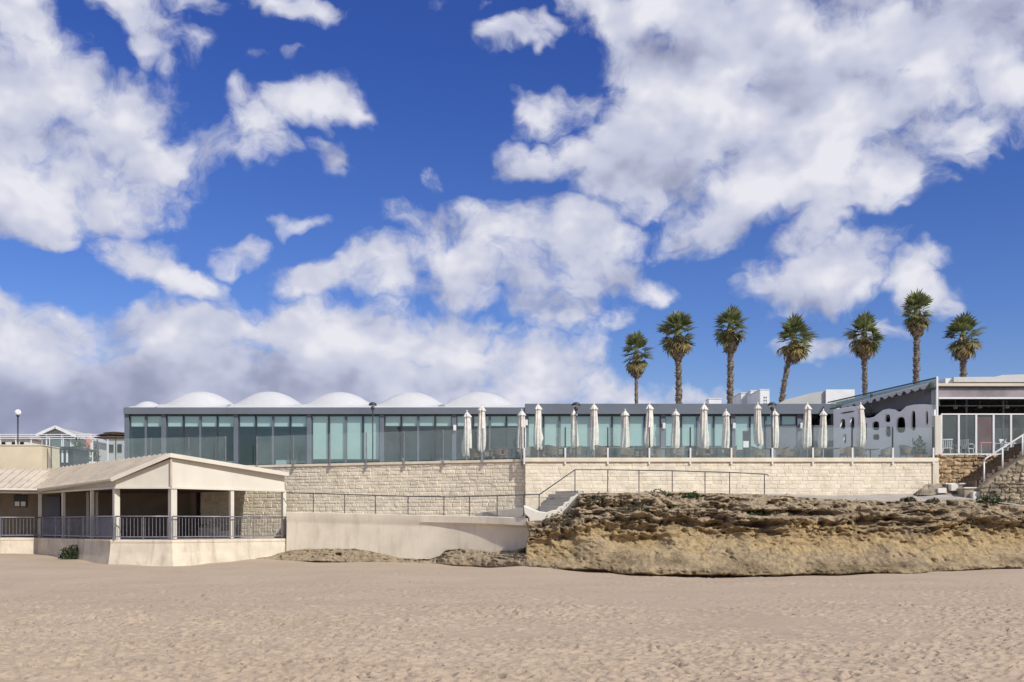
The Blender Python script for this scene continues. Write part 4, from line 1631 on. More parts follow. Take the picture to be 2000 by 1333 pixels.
# roof domes: one membrane bump per bay
DY, DS = 63.8, 4.30
mb = MB()
mb.box(XA(262, 62.3), XA(1003, 62.3), FY + .5, FY + 10.4, FT_L - .048, FT_L + .14)
mb.build("roof_kerb", M['white'], r, bevel=.05)
for px, top, w in ((291, 783.5, 1.55), (395, 765, DS), (528, 765, DS), (665, 766, DS), (804, 766, DS), (936, 766, DS + .4)):
    DY, DD = (62.4, 1.2) if px < 300 else (63.8, 2.4)
    cx, h = XA(px, DY), ZA(top, DY) - (FT_L + .1)
    rows = []
    N_ = 26
    for i in range(N_ + 1):
        row = []
        for j in range(N_ + 1):
            u, v = (i / N_ - .5) * 2, (j / N_ - .5) * 2
            q = math.hypot(u, v)
            e_ = 1 - min(1, q)
            f = .74 * (1 - min(1, q) ** 2.2) ** 1.25 + .26 * (1 - max(0, abs(u) - .55) / .45)
            row.append((cx + v * w * .515, DY + u * DD, FT_L + .06 + h * f))
        rows.append(row)
    rows.insert(0, [(p[0], p[1], FT_L - .02) for p in rows[0]])
    rows.append([(p[0], p[1], FT_L - .02) for p in rows[-1]])
    MB().grid(rows).build("dome", M['white'], r, smooth=True)

# roof machines
def ac_unit(px0, px1, py, Y, dep, lab, fans=True):
    x0, x1, zt = XA(px0, Y), XA(px1, Y), ZA(py, Y)
    t = thing("air_conditioner", lab, "air conditioner", ((x0 + x1) / 2, Y, FT_L - .05), "white machines on the flat roof")
    mb = MB()
    mb.box(x0, x1, Y, Y + dep, FT_L - .05, zt)
    mb.build("casing", M['white_metal'], t, bevel=.03)
    if fans:
        n = 6
        for k in range(n):
            za = lerp(FT_L + .2, zt - .35, k / n)
            zb = za + (zt - .55 - FT_L) / n * .55
            for h in range(2):
                mb = MB()
                xa = lerp(x0 + .25, x1 - .12, h / 2)
                mb.box(xa, xa + (x1 - x0 - .5) / 2, Y - .012, Y - .002, za, zb)
                mb.build("vent_slot", M['dark_metal'], t)
    mb = MB()
    mb.box(x0 - .02, x1 + .02, Y - .03, Y + dep + .02, zt + .004, zt + .05)
    mb.build("lid", M['white_metal'], t)
    return t


ac_unit(1484, 1503, 762, 66, 3.6, "largest white air conditioner with dark louvre slots on the flat roof", True)
ac_unit(1466, 1480, 764, 69.2, 2.8, "grey-sided air conditioner just left of the louvred one", False)
ac_unit(1447, 1463, 768, 70, 2.6, "lower air conditioner, leftmost of the cluster of three", False)
ac_unit(1384, 1409, 780, 66, 1.0, "single low white box on the roof between two palm trunks", False)
r = thing("rear_building", "beige low-pitched building with white corner rising behind the flat roof", "building", (XA(1590, 74), 75, TERR))
prof = [(1500, 800), (1535, 781), (1585, 768), (1612, 764), (1640, 764), (1640, 830), (1500, 830)]
poly = [P(a, b, 73.0) for a, b in prof]
nn = len(poly)
mb = MB()
vs = [tuple(p) for p in poly] + [(p.x, p.y + 6, p.z) for p in poly]
mb.add(vs, [tuple(range(nn)), tuple(range(nn, 2 * nn))[::-1]] + [(i, nn + i, nn + (i + 1) % nn, (i + 1) % nn) for i in range(nn)])
mb.build("wall", M['grey_wall'], r)
mb = MB()
mb.box(XA(1612, 72.9), XA(1668, 72.9), 72.75, 72.95, ZA(800, 73), ZA(762, 73))
mb.build("white_parapet", M['white_metal'], r)


# ================================================================== glass screens on the terrace edge
def glass_screen(name, label, posts, ztop, foot, low_white=True):
    root = thing(name, label, "glass screen", (posts[0].x, posts[0].y, foot))
    for i, p in enumerate(posts):
        mb = MB()
        mb.box(p.x - .028, p.x + .028, p.y - .03, p.y + .03, TERR + .58 if low_white else foot, ztop)
        mb.build("post", M['dark_metal'] if low_white else M['steel'], root)
        if low_white:
            mb = MB()
            mb.box(p.x - .04, p.x + .04, p.y - .075, p.y - .032, foot, TERR + .62)
            mb.build("post_bracket", M['white_metal'], root)
    for a, b in zip(posts[:-1], posts[1:]):
        d = (b - a).normalized()
        mb = MB()
        n = Vector((d.y, -d.x, 0)) * .006
        q = [a + d * .035, b - d * .035]
        z0, z1 = TERR + .15, ztop - .015
        vs = [(q[0] + n).to_tuple()[:2] + (z0,), (q[1] + n).to_tuple()[:2] + (z0,), (q[1] + n).to_tuple()[:2] + (z1,), (q[0] + n).to_tuple()[:2] + (z1,),
              (q[0] - n).to_tuple()[:2] + (z0,), (q[1] - n).to_tuple()[:2] + (z0,), (q[1] - n).to_tuple()[:2] + (z1,), (q[0] - n).to_tuple()[:2] + (z1,)]
        mb.add(vs, [(0, 1, 2, 3), (7, 6, 5, 4), (0, 4, 5, 1), (1, 5, 6, 2), (2, 6, 7, 3), (3, 7, 4, 0)])
        mb.build("glass_panel", G['screen'], root)
    return root


SY = 50.0
glass_screen("glass_screen", "long clear glass wind screen on dark posts in front of the parasols",
             [Vector((XA(px, SY), SY - .02 - .0, 0)) for px in (1024, 1104, 1187, 1268, 1348, 1428, 1508, 1587, 1664, 1743, 1822)], ZA(835, SY), ZA(907, 49.9))
gl = []
for px in (503, 574, 645, 716, 790, 866, 943, 1019):
    s, x, y = on_line(px, WALL_L0, WALL_L1)
    gl.append(Vector((x, y - .12, 0)))
glass_screen("glass_screen", "clear glass screen on slim steel posts above the rougher stone wall", gl, 6.77, 4.85, False)
gl = [Vector((XA(px, Y), Y, 0)) for px, Y in ((100, 60.6), (190, 60.0), (248, 59.5), (295, 59.1), (369, 58.6), (441, 58.0))]
glass_screen("glass_screen", "pale glass screen behind the porch roof at the left end of the pavilion", gl, 6.98, 5.1, False)


# ================================================================== white restaurant at the right end
SA, SB = Vector((XA(1620, 60.4), 60.4, 0)), Vector((XA(1829, 50.5), 50.5, 0))       # side line, far -> near
RZ = 9.22                                                                             # roof edge
r = rest = thing("beach_restaurant", "white-framed open restaurant with glass eaves and dark interior at the right", "building", (24, 55, TERR))
d_s = (SB - SA).normalized()
n_s = Vector((d_s.y, -d_s.x, 0))            # to the right of far->near ...
if n_s.x > 0:
    n_s = -n_s                              # outward = left


def side(px, py):
    s, x, y = on_line(px, SA, SB)
    return Vector((x, y, ZA(py, y)))


def side_pane(pts, mt, nm, thick=.02, off=0.0):
    mb = MB()
    v = [side(a, b) + n_s * off for a, b in pts]
    nn = len(v)
    w = [p - n_s * thick for p in v]
    mb.add([tuple(p) for p in v + w], [tuple(range(nn))[::-1], tuple(range(nn, 2 * nn))] + [(i, (i + 1) % nn, nn + (i + 1) % nn, nn + i) for i in range(nn)])
    return mb.build(nm, mt, rest)


# glass eaves strip, two panes with dark frame
side_pane([(1622, 786), (1701, 768), (1701, 782), (1622, 799)], G['frosty'], "eaves_pane")
side_pane([(1703, 767.5), (1826, 740), (1826, 757), (1703, 781.5)], G['frosty'], "eaves_pane")
for a, b in (((1618, 786.5), (1829, 738.5)), ((1622, 799.5), (1829, 757.5)), ((1702, 767.5), (1702, 812))):
    mb = MB()
    mb.beam(side(*a) + n_s * .03, side(*b) + n_s * .03, .05, .06)
    mb.build("eaves_frame", M['dark_metal'], rest)
# striped awning with scalloped edge behind the glass
A_, B_ = side(1648, 799) + n_s * .02, side(1818, 756) + n_s * .02
rows = [[], [], []]
N_ = 144
for k in range(N_ + 1):
    t = k / N_
    p = A_.lerp(B_, t)
    sc = abs(math.sin(t * math.pi * 12)) * .17
    rows[0].append((p.x, p.y, p.z + .24))
    rows[1].append((p.x + n_s.x * .12, p.y + n_s.y * .12, p.z + .14))
    rows[2].append((p.x + n_s.x * .14 + .03 * n_s.x * math.sin(k * .9), p.y + n_s.y * .14, p.z + .10 - sc * 1.1))
MB().grid(rows).build("scalloped_awning", M['white'], rest)
side_pane([(1630, 786), (1824, 742), (1824, 756), (1630, 797)], M['cream_paint'], "awning_cloth", .02, -.10)
# grey rolled side curtain and dark glazing
side_pane([(1632, 795), (1826, 752), (1826, 792), (1632, 814)], M['curtain'], "side_curtain", .03, -.25)
side_pane([(1634, 813), (1820, 791), (1820, 890), (1634, 897)], G['dark'], "side_glazing", .03, -.35)
for px in (1702, 1744, 1797):
    mb = MB()
    q0, q1 = side(px, 795) - n_s * .3, side(px, 815) - n_s * .3
    mb.beam(q0, q1, .05, .05)
    mb.build("glazing_bar", M['dark_metal'], rest)
side_pane([(1815, 760), (1827, 757), (1827, 800), (1815, 800)], G['frosty'], "corner_pane", .02, -.1)
# corner column and pier
mb = MB()
c = P(1830, 736, 50.55)
mb.box(c.x - .045, c.x + .045, 50.5, 50.6, ZA(812, 50.5), RZ + .06)
mb.build("corner_post", M['white_metal'], rest)
mb = MB()
mb.box(XA(1824, 50.6), XA(1835, 50.6), 50.45, 50.85, 5.24, ZA(812, 50.5))
mb.build("corner_pier", M['cream_paint'], rest, bevel=.01)
# front: roof, beams, valance
xf0, xf1 = XA(1832, 50.55) + .02, 36.0
for nm, (ya, yb, Y0, Y1, mt, xo) in dict(roof_slab=(737, 748, 50.9, 62, 'white_metal', .5), roof_edge=(748.5, 754, 50.6, 50.85, 'beige_wall', 0), gutter=(754.3, 756.5, 50.5, 50.62, 'dark_metal', 0),
                                         cross_bar=(776, 779.5, 50.5, 50.58, 'white_metal', 0), lower_bar=(787, 789, 51.6, 51.68, 'steel', .3)).items():
    mb = MB()
    mb.box(xf0 + xo, xf1, Y0, Y1, ZA(yb, 50.5), ZA(ya, 50.5))
    mb.build(nm, M[mt], rest)
mb = MB()
mb.plate([P(1858, 738.5, 51.0), P(1938, 738, 51.0), P(1952, 734.5, 51.0), P(2000, 733, 51.0), P(2150, 732, 51.0), P(2150, 748, 51.0), P(1858, 748, 51.0)], -.3)
mb.build("folded_awning", M['white'], rest)
mb = MB()
mb.box(xf0, xf1, 50.62, 50.64, ZA(776, 50.5), ZA(757, 50.5))
mb.build("vinyl_valance", G['vinyl'], rest)
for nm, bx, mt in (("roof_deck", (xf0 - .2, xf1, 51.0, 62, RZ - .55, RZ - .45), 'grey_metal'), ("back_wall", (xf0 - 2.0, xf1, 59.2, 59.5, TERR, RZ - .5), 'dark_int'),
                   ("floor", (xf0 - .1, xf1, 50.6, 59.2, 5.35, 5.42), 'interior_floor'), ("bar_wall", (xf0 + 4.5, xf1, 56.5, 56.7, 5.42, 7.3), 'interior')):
    mb = MB()
    mb.box(*bx)
    mb.build(nm, M[mt], rest)
for px in (1888, 1960, 2040):
    mb = MB()
    x = XA(px, 53)
    mb.box(x - .04, x + .04, 53, 53.08, 5.42, RZ - .56)
    mb.build("inner_post", M['steel'], rest)
rng = random.Random(4)
for k in range(9):
    px = 1868 + k * 16 + rng.uniform(-4, 4)
    Y = 53.5 + rng.uniform(0, 2)
    c = P(px, 793 + rng.uniform(0, 10), Y)
    mb = MB()
    mb.tube([c, Vector((c.x, c.y, RZ - .56))], .012, 6)
    mb.lathe([(.02, .12), (.10, .06), (.12, 0), (.09, -.05), (.02, -.06)], 10, c)
    mb.build("pendant_lamp", M['white_metal'] if k % 3 == 0 else M['dark_metal'], rest, smooth=True)

# front glass railing
t = thing("dining_terrace_railing", "white framed clear glass railing of the dining terrace at the right edge", "railing", (xf0, 50.5, 5.42))
zt, zb = ZA(809, 50.5), ZA(888, 50.5)
pxs = [1838 + 34 * k for k in range(7)]
for nm, za, zz in (("top_rail", zt - .05, zt + .02), ("bottom_rail", zb - .03, zb + .04)):
    mb = MB()
    mb.box(XA(pxs[0], 50.5), XA(pxs[-1], 50.5), 50.46, 50.54, za, zz)
    mb.build(nm, M['white_metal'], t, bevel=.008)
for i, px in enumerate(pxs):
    x = XA(px, 50.5)
    mb = MB()
    mb.box(x - .045, x + .045, 50.45, 50.55, zb + .041, zt - .051)
    mb.build("post", M['white_metal'], t)
    mb = MB()
    mb.lathe([(.05, 0), (.07, .05), (.05, .09)], 8, (x, 50.44, zb - .10))
    mb.build("post_foot", M['white_metal'], t)
    if i < len(pxs) - 1:
        mb = MB()
        mb.box(x + .047, XA(pxs[i + 1], 50.5) - .047, 50.495, 50.505, zb + .045, zt - .055)
        mb.build("glass_panel", G['screen'], t)

# sculpted white screen with rounded openings
def smooth_loop(pts, it=2):
    for _ in range(it):
        o = []
        for i in range(len(pts)):
            a, b = pts[i], pts[(i + 1) % len(pts)]
            o += [(a[0] * .75 + b[0] * .25, a[1] * .75 + b[1] * .25), (a[0] * .25 + b[0] * .75, a[1] * .25 + b[1] * .75)]
        pts = o
    return pts


WA, WB = (XA(1631, 58.6), 58.6), (XA(1826, 50.9), 50.9)
wd, wn = seg_n(WA, WB)


def scr(px, py):
    s, x, y = on_line(px, WA, WB)
    return s * math.hypot(WB[0] - WA[0], WB[1] - WA[1]), ZA(py, y)


top = [(1630, 801), (1645, 799), (1662, 796), (1676, 794.5), (1683, 798), (1686, 812), (1690, 818), (1700, 818), (1709, 815.5), (1717, 809), (1726, 802.5), (1737, 800), (1748, 801.5), (1756, 806.5),
       (1762, 804), (1772, 795), (1786, 792), (1805, 791), (1826, 792.5)]
loops = [[scr(*p) for p in top] + [scr(1826, 896), scr(1630, 900)]]
for (xa, xb, ya, yb) in ((1642, 1653, 817, 840), (1661, 1671, 813.5, 840), (1688.5, 1695.5, 824, 861), (1704, 1719.5, 822, 842), (1705, 1719.5, 847, 861), (1729, 1741, 808.5, 826.5), (1730, 1742, 832, 855),
                         (1751, 1770.5, 813.5, 847), (1780, 1790.5, 801, 843), (1808, 1815, 801, 832), (1648, 1655, 846, 868)):
    q = (xb - xa) * .12
    loops.append(smooth_loop([scr(xa, lerp(yb, ya, .55)), scr(xa + q, ya + 1), scr(xb - q, ya), scr(xb, lerp(yb, ya, .6)), scr(xb, yb), scr(xa, yb)]))
loops.append(smooth_loop([scr(1640, 806), scr(1671, 800.5), scr(1672, 806), scr(1641, 811)], 1))
cu = bpy.data.curves.new("sculpted_screen", 'CURVE')
cu.dimensions = '2D'
cu.fill_mode = 'BOTH'
cu.extrude = .03
cu.bevel_depth = .035
cu.bevel_resolution = 2
for lp in loops:
    sp = cu.splines.new('POLY')
    sp.points.add(len(lp) - 1)
    for i, (a, b) in enumerate(lp):
        sp.points[i].co = (a, b, 0, 1)
    sp.use_cyclic_u = True
tmp = bpy.data.objects.new("tmp", cu)
COL.objects.link(tmp)
bpy.context.view_layer.update()
me = bpy.data.meshes.new_from_object(tmp.evaluated_get(bpy.context.evaluated_depsgraph_get()))
bpy.data.objects.remove(tmp)
bpy.data.curves.remove(cu)
me.materials.clear()
me.materials.append(M['screen_white'])
o = bpy.data.objects.new("sculpted_screen_wall", me)
COL.objects.link(o)
o.matrix_world = Matrix(((wd.x, 0, wn.x, WA[0]), (wd.y, 0, wn.y, WA[1]), (0, 1, 0, 0), (0, 0, 0, 1)))
tag(o, "wavy white sculpted screen wall pierced by rounded window openings", "screen wall")


# ================================================================== palms
def frond_mesh(name, m, n, R, pet, droop, spread, seed, fold=.25):
    rng = random.Random(seed)
    mb = MB()
    w = .022
    mb.add([(0, -w, 0), (0, w, 0), (pet, w * .6, .03), (pet, -w * .6, .03)], [(0, 1, 2, 3)])
    for k in range(n):
        a = lerp(-spread, spread, k / (n - 1)) + rng.uniform(-.05, .05)
        l = R * (1 - .22 * abs(a / spread) ** 2) * rng.uniform(.85, 1.08)
        up = fold * abs(a / spread)
        dx, dy = math.cos(a), math.sin(a)
        mid = (pet + dx * l * .58, dy * l * .58, up * l * .5 - droop * .12 * l)
        wv = l * .085
        sx, sy = -dy * wv, dx * wv
        tip = (pet + dx * l * (.95 if droop < .6 else .82), dy * l * .95, up * l * .6 - droop * l * rng.uniform(.4, .75))
        mb.add([(pet, 0, .03), (mid[0] + sx, mid[1] + sy, mid[2] - .02), (mid[0] - sx, mid[1] - sy, mid[2] - .02), tip], [(0, 2, 1), (1, 2, 3)])
    return mb.mesh(name, m)


FG = [frond_mesh("frond", M['frond'], 13, .98, .58, .28, 1.6, s) for s in (1, 2, 3, 4)]
FYL = [frond_mesh("frond", M['frond_y'], 13, .85, .6, .8, 1.6, s) for s in (5, 6)]
FD = [frond_mesh("dead_frond", M['frond_dead'], 11, .95, .35, .75, 1.0, s, .1) for s in (7, 8, 9, 10)]


def palm(px, top, skirt, bend, base_px, thick, lab, seed, pY=80.0, ringy=1.0):
    rng = random.Random(seed)
    k = pY / F
    ground = TERR
    xb = XA(base_px, pY)
    xt = XA(px, pY)
    z_heart = ZA(top + 46, pY)
    root = thing("palm_tree", lab, "palm tree", (xb, pY, ground), "row of fan palms behind the restaurants")
    # trunk
    N_ = 90
    pts, rs = [], []
    r0 = thick * k / 2 * .88
    for i in range(N_ + 1):
        t = i / N_
        z = lerp(ground, z_heart, t)
        x = lerp(xb, xt, t ** 1.0) + bend * math.sin(t * math.pi) * k
        pts.append(Vector((x + .02 * math.sin(i * 1.7 + seed), pY, z)))
        ring = (.05 * ((i * 7 + seed) % 3 - 1) + rng.uniform(-.10, .12)) * ringy
        rs.append(r0 * (1.12 - .18 * t) * (1 + ring))
    mb = MB()
    mb.tube(pts, rs, 10)
    if ringy > .6:      # stubs of cut leaf bases
        for i in range(26, N_ - 6):
            for q in range(3):
                a = i * 2.4 + q * 2.1 + rng.uniform(-.3, .3)
                p = pts[i]
                e = p + Vector((math.cos(a), math.sin(a), 0)) * (rs[i] + rng.uniform(.03, .10)) + Vector((0, 0, rng.uniform(.05, .16)))
                s0 = p + Vector((math.cos(a), math.sin(a), 0)) * rs[i] * .8
                mb.beam(s0, e, .10, .04)
    mb.build("trunk", M['bark'], root)
    heart = Vector((xt - xb, 0, z_heart - ground))
    # dead skirt
    z_sk = ZA(skirt, pY) - ground
    mb = MB()
    hh = heart.z - z_sk
    prof = [(r0 * .9, 0), (r0 * 1.4, hh * .12), (r0 * 1.9, hh * .35), (r0 * 2.0, hh * .6), (r0 * 1.6, hh * .85), (r0 * .5, hh)]
    vs, fs = [], []
    n = 22
    for rr, zz in prof:
        for q in range(n):
            a = 2 * math.pi * q / n
            f = rr * rng.uniform(.6, 1.3)
            vs.append((heart.x + f * math.cos(a), f * math.sin(a), z_sk + zz + rng.uniform(-.08, .08)))
    for i in range(len(prof) - 1):
        for q in range(n):
            q2 = (q + 1) % n
            fs.append((i * n + q, i * n + q2, (i + 1) * n + q2, (i + 1) * n + q))
    mb.add(vs, fs)
    skirt_o = mb.build("dead_leaf_skirt", M['frond_dead'], root, local=True)
    for q in range(60):
        a = q * 2.39996 + rng.uniform(-.3, .3)
        f = q / 59
        el = math.radians(lerp(-86, -60, f) + rng.uniform(-9, 9))
        zz = z_sk + hh * lerp(.42, .80, f)
        rad = r0 * lerp(1.5, 1.0, f)
        mtx = (Matrix.Translation((heart.x + rad * math.cos(a), rad * math.sin(a), zz)) @ Matrix.Rotation(a, 4, 'Z') @ Matrix.Rotation(-el, 4, 'Y')
               @ Matrix.Rotation(rng.uniform(-.5, .5), 4, 'X') @ Matrix.Scale(rng.uniform(.68, .95), 4))
        inst("dead_frond", FD[rng.randrange(4)], skirt_o, matrix=mtx)
    # green crown
    mb = MB()
    mb.lathe([(r0 * .7, -.5), (r0 * 1.3, -.2), (r0 * 1.1, .1), (r0 * .4, .4), (.03, .7)], 10, heart)
    crown = mb.build("crown", M['frond'], root, local=True)
    nG = rng.randint(32, 42)
    cs = rng.uniform(.95, 1.14)
    for q in range(nG):
        f = q / (nG - 1)
        a = q * 2.39996 + rng.uniform(-.2, .2)
        el = math.radians(lerp(88, -50, f ** .92) + rng.uniform(-7, 7))
        zz = heart.z + lerp(.25, -.55, f)
        sc = cs * lerp(1.0, 1.08, min(1, f * 2)) * rng.uniform(.82, 1.15)
        me = FG[rng.randrange(4)] if f < .74 or rng.random() < .35 else FYL[rng.randrange(2)]
        mtx = (Matrix.Translation((heart.x, 0, zz)) @ Matrix.Rotation(a, 4, 'Z') @ Matrix.Rotation(-el, 4, 'Y')
               @ Matrix.Rotation(rng.uniform(-.5, .5), 4, 'X') @ Matrix.Scale(sc, 4))
        inst("frond", me, crown, matrix=mtx)
    return root


palm(1243, 643, 738, 0, 1243, 8, "shortest slim smooth-trunked fan palm, leftmost of the row", 1, ringy=.4)
palm(1324, 604, 706, 3, 1321, 12.5, "fan palm with bulky shaggy crown, second from the left", 2)
palm(1427, 593, 691, 0, 1425, 12.5, "straight tall fan palm left of the air conditioners", 3)
palm(1551, 615, 708, -14, 1527, 10.5, "fan palm with trunk curving left towards its foot, right of the air conditioners", 4)
palm(1688, 607, 702, -4, 1702, 10.5, "fan palm leaning slightly left behind the glass eaves", 5)
palm(1791, 563, 658, 0, 1787, 13, "tallest fan palm of the row, with thick stubbly trunk", 6)
palm(1881, 610, 705, -3, 1892, 12, "rightmost fan palm of the row, behind the white roof", 7)


# ================================================================== closed parasols
def parasol_canopy(seed, L):
    rng = random.Random(seed)
    N_ = 32
    prof = [(0.0, .010), (.02, .05), (.05, .10), (.11, .165), (.125, .175), (.135, .13), (.16, .125), (.30, .14), (.55, .165), (.75, .17), (.88, .165), (.95, .15), (1.0, .12)]
    ph = [rng.uniform(0, 6.28) for _ in range(3)]
    bulge = rng.choice([0, .04, .08, .13])
    rows = []
    for i, (t, r_) in enumerate(prof):
        row = []
        for q in range(N_ + 1):
            a = 2 * math.pi * q / N_
            fold = .22 * math.sin(8 * a + ph[0] + 1.8 * t) + .10 * math.sin(5 * a + ph[1] - 2 * t)
            rr = r_ * (1 + (fold if t > .1 else fold * .4))
            dx = .035 * math.sin(t * 4 + ph[2]) * t
            z = -t * L + (rng.uniform(-.06, .05) if t > .94 else 0) + (.03 * math.sin(3 * a + ph[0]) if t > .85 else 0)
            if bulge and t > .7:
                rr *= 1 + bulge * 4 * max(0, math.cos(a - .6))
            row.append((rr * math.cos(a) + dx, rr * math.sin(a) + .3 * dx, z))
        rows.append(row)
    mb = MB()
    mb.grid(rows)
    return mb.mesh("folded_canopy", M['canvas'], smooth=True)


CAN = [parasol_canopy(s, 2.35) for s in range(6)]
mb = MB()
mb.tube([(0, 0, 0.06), (0, 0, 3.06)], .024, 8)
POLE = mb.mesh("pole", M['white_metal'], True)
mb = MB()
mb.lathe([(.30, 0), (.30, .05), (.12, .09), (.045, .11), (.04, .3)], 16)
BASE = mb.mesh("base", M['concrete'], False)
mb = MB()
mb.lathe([(.028, 0), (.045, .02), (.03, .06), (.01, .10)], 10)
FIN = mb.mesh("finial", M['white_metal'], True)
par = [(912, 1), (941, 0), (1019, 1), (1051, 0), (1121, 1), (1160, 0), (1221, 1), (1268, 0), (1320, 1), (1375, 0), (1418, 1), (1480, 0), (1513, 1), (1577, 0), (1608, 1), (1681, 0)]
front_i = back_i = 0
for i, (px, far) in enumerate(par):
    rng = random.Random(i * 13)
    Y = 55.4 if far else 52.4
    if px < 950:
        Y += .6
    if far:
        lab = "closed ecru parasol, %s from the left in the rear row by the windows" % ORD[back_i]
        back_i += 1
    else:
        lab = "closed ecru parasol, %s from the left in the taller front row" % ORD[front_i]
        front_i += 1
    root = thing("parasol", lab, "parasol", (XA(px, Y), Y, TERR), "closed parasols along the terrace", rng.uniform(0, 6))
    inst("base", BASE, root)
    inst("pole", POLE, root)
    inst("folded_canopy", CAN[rng.randrange(6)], root, loc=(0, 0, 3.05), rot=(rng.uniform(-.02, .02), rng.uniform(-.025, .025), rng.uniform(0, 6)), sc=(rng.uniform(.95, 1.25), rng.uniform(.95, 1.2), rng.uniform(.88, 1.04)))
    inst("finial", FIN, root, loc=(0, 0, 3.04))


# ================================================================== lamps
def terrace_lamp(px, Y, lab):
    c = Vector((XA(px, Y), Y, TERR))
    zt = ZA(786, Y)
    h = zt - TERR
    t = thing("terrace_lamp", lab, "lamp", c, "dark domed terrace lamps")
    mb = MB()
    mb.tube([(c.x, c.y, TERR + .02), (c.x, c.y, zt - .42)], .035, 10)
    mb.lathe([(.09, 0), (.09, .04), (.05, .2)], 12, c)
    mb.build("pole", M['dark_metal'], t, smooth=True)
    mb = MB()
    mb.lathe([(.05, -.42), (.10, -.36), (.11, -.28), (.06, -.24)], 14, (c.x, c.y, zt))
    mb.build("lamp_holder", M['dark_metal'], t, smooth=True)
    mb = MB()
    mb.lathe([(.06, -.24), (.14, -.20), (.16, -.16)], 16, (c.x, c.y, zt))
    mb.build("diffuser", M['globe'], t, smooth=True)
    mb = MB()
    mb.lathe([(.22, -.17), (.215, -.12), (.17, -.05), (.09, -.01), (.01, 0)], 20, (c.x, c.y, zt))
    mb.build("hood", M['dark_metal'], t, smooth=True)


terrace_lamp(728, 54.4, "dark domed lamp on a thin pole in front of the fully blinded windows")
terrace_lamp(1125, 50.9, "dark domed lamp post in the middle of the terrace edge")
terrace_lamp(1508, 50.9, "dark domed lamp post near the right end of the terrace edge")
c = P(35, 806, 78)
t = thing("globe_lamp", "white globe street lamp on a thin pole at the far left", "lamp", (c.x, c.y, TERR))
mb = MB()
mb.tube([(c.x, c.y, TERR), (c.x, c.y, c.z - .2)], .06, 8)
mb.build("pole", M['dark_metal'], t, smooth=True)
mb = MB()
mb.lathe([(.07, -.34), (.12, -.26), (.13, -.2)], 12, c)
mb.build("collar", M['dark_metal'], t, smooth=True)
mb = MB()
mb.lathe([(.10, -.22), (.19, -.15), (.235, -.03), (.22, .09), (.14, .19), (.02, .23)], 18, c)
mb.build("globe", M['globe'], t, smooth=True)


# ================================================================== terrace furniture
def wicker_chair(mt):
    root = thing("wicker_armchair", "x", "armchair")
    mb = MB()       # barrel back and arms: woven strips between two curved rims
    N_ = 22
    lo, hi = [], []
    for k in range(N_ + 1):
        a = lerp(-125, 125, k / N_)
        a = math.radians(a)
        r_ = .31
        h = .84 - .20 * (abs(math.degrees(a)) / 125) ** 1.6
        lo.append(Vector((r_ * math.sin(a), -.02 + r_ * math.cos(a) * .95, .36)))
        hi.append(Vector((r_ * 1.08 * math.sin(a), -.02 + r_ * 1.08 * math.cos(a), h)))
    for k in range(N_):
        a, b = lo[k].lerp(lo[k + 1], .12), lo[k].lerp(lo[k + 1], .88)
        c_, d_ = hi[k].lerp(hi[k + 1], .12), hi[k].lerp(hi[k + 1], .88)
        mb.add([a, b, d_, c_], [(0, 1, 2, 3)])
    for f in (.25, .5, .75):
        ring = [lo[k].lerp(hi[k], f) for k in range(N_ + 1)]
        mb.tube(ring, .012, 4)
    mb.build("backrest", mt, root, local=True)
    MB().tube(hi, .022, 6).build("rim", mt, root, local=True)
    mb = MB()
    mb.lathe([(.28, .36), (.31, .38), (.31, .43), (.27, .45)], 14, (0, -.03, 0))
    mb.build("seat", mt, root, local=True)
    for sx in (-1, 1):
        for sy in (-1, 1):
            MB().tube([(.25 * sx, .22 * sy - .03, 0), (.22 * sx, .19 * sy - .03, .37)], .02, 6).build("leg", mt, root, local=True)
    return root


def terrace_table(mt=None):
    root = thing("terrace_table", "x", "table")
    mb = MB()
    mb.box(-.38, .38, -.38, .38, .71, .745)
    mb.build("table_top", M['table'], root, local=True, bevel=.01)
    MB().lathe([(.03, .06), (.03, .71)], 10).build("pedestal", M['dark_metal'], root, local=True)
    mb = MB()
    mb.beam((-.3, 0, .03), (.3, 0, .03), .05, .05)
    mb.beam((0, -.3, .03), (0, .3, .03), .048, .052)
    mb.build("foot", M['dark_metal'], root, local=True)
    return root


chA, chB = wicker_chair(M['wicker']), wicker_chair(M['wicker_grey'])
tb = terrace_table()
tables = [(957, 53.4), (1000, 52.0), (1078, 53.0), (1100, 51.6), (1145, 52.8), (1200, 51.7), (1250, 53.2), (1300, 51.8), (1345, 53.0), (1400, 51.8), (1455, 53.2), (1505, 52.0), (1560, 53.0), (1625, 51.8), (1700, 52.4)]
rngF = random.Random(21)
used = {}
ci = 0
nT = len(tables)
chairs = []
for ti, (px, Y) in enumerate(tables):
    o = tb if ti == 0 else copy_tree(tb)
    o.location = (XA(px, Y), Y, TERR)
    o.rotation_euler.z = rngF.uniform(-.2, .2)
    tag(o, "square grey terrace table, %s from the left behind the glass screen" % ORD[ti], "table", "tables on the terrace")
    for a in (rngF.uniform(-.4, .4), rngF.uniform(2.7, 3.5)) + ((rngF.uniform(1.2, 1.9),) if ti % 3 == 0 else ()):
        rr = rngF.uniform(.62, .8)
        chairs.append((XA(px, Y) + rr * math.cos(a), Y + rr * math.sin(a) * .9 - .05, a - math.pi / 2 + rngF.uniform(-.5, .5)))
chairs.append((XA(1770, 51.4), 51.4, 2.0))
chairs.sort(key=lambda c: c[0] / c[1])
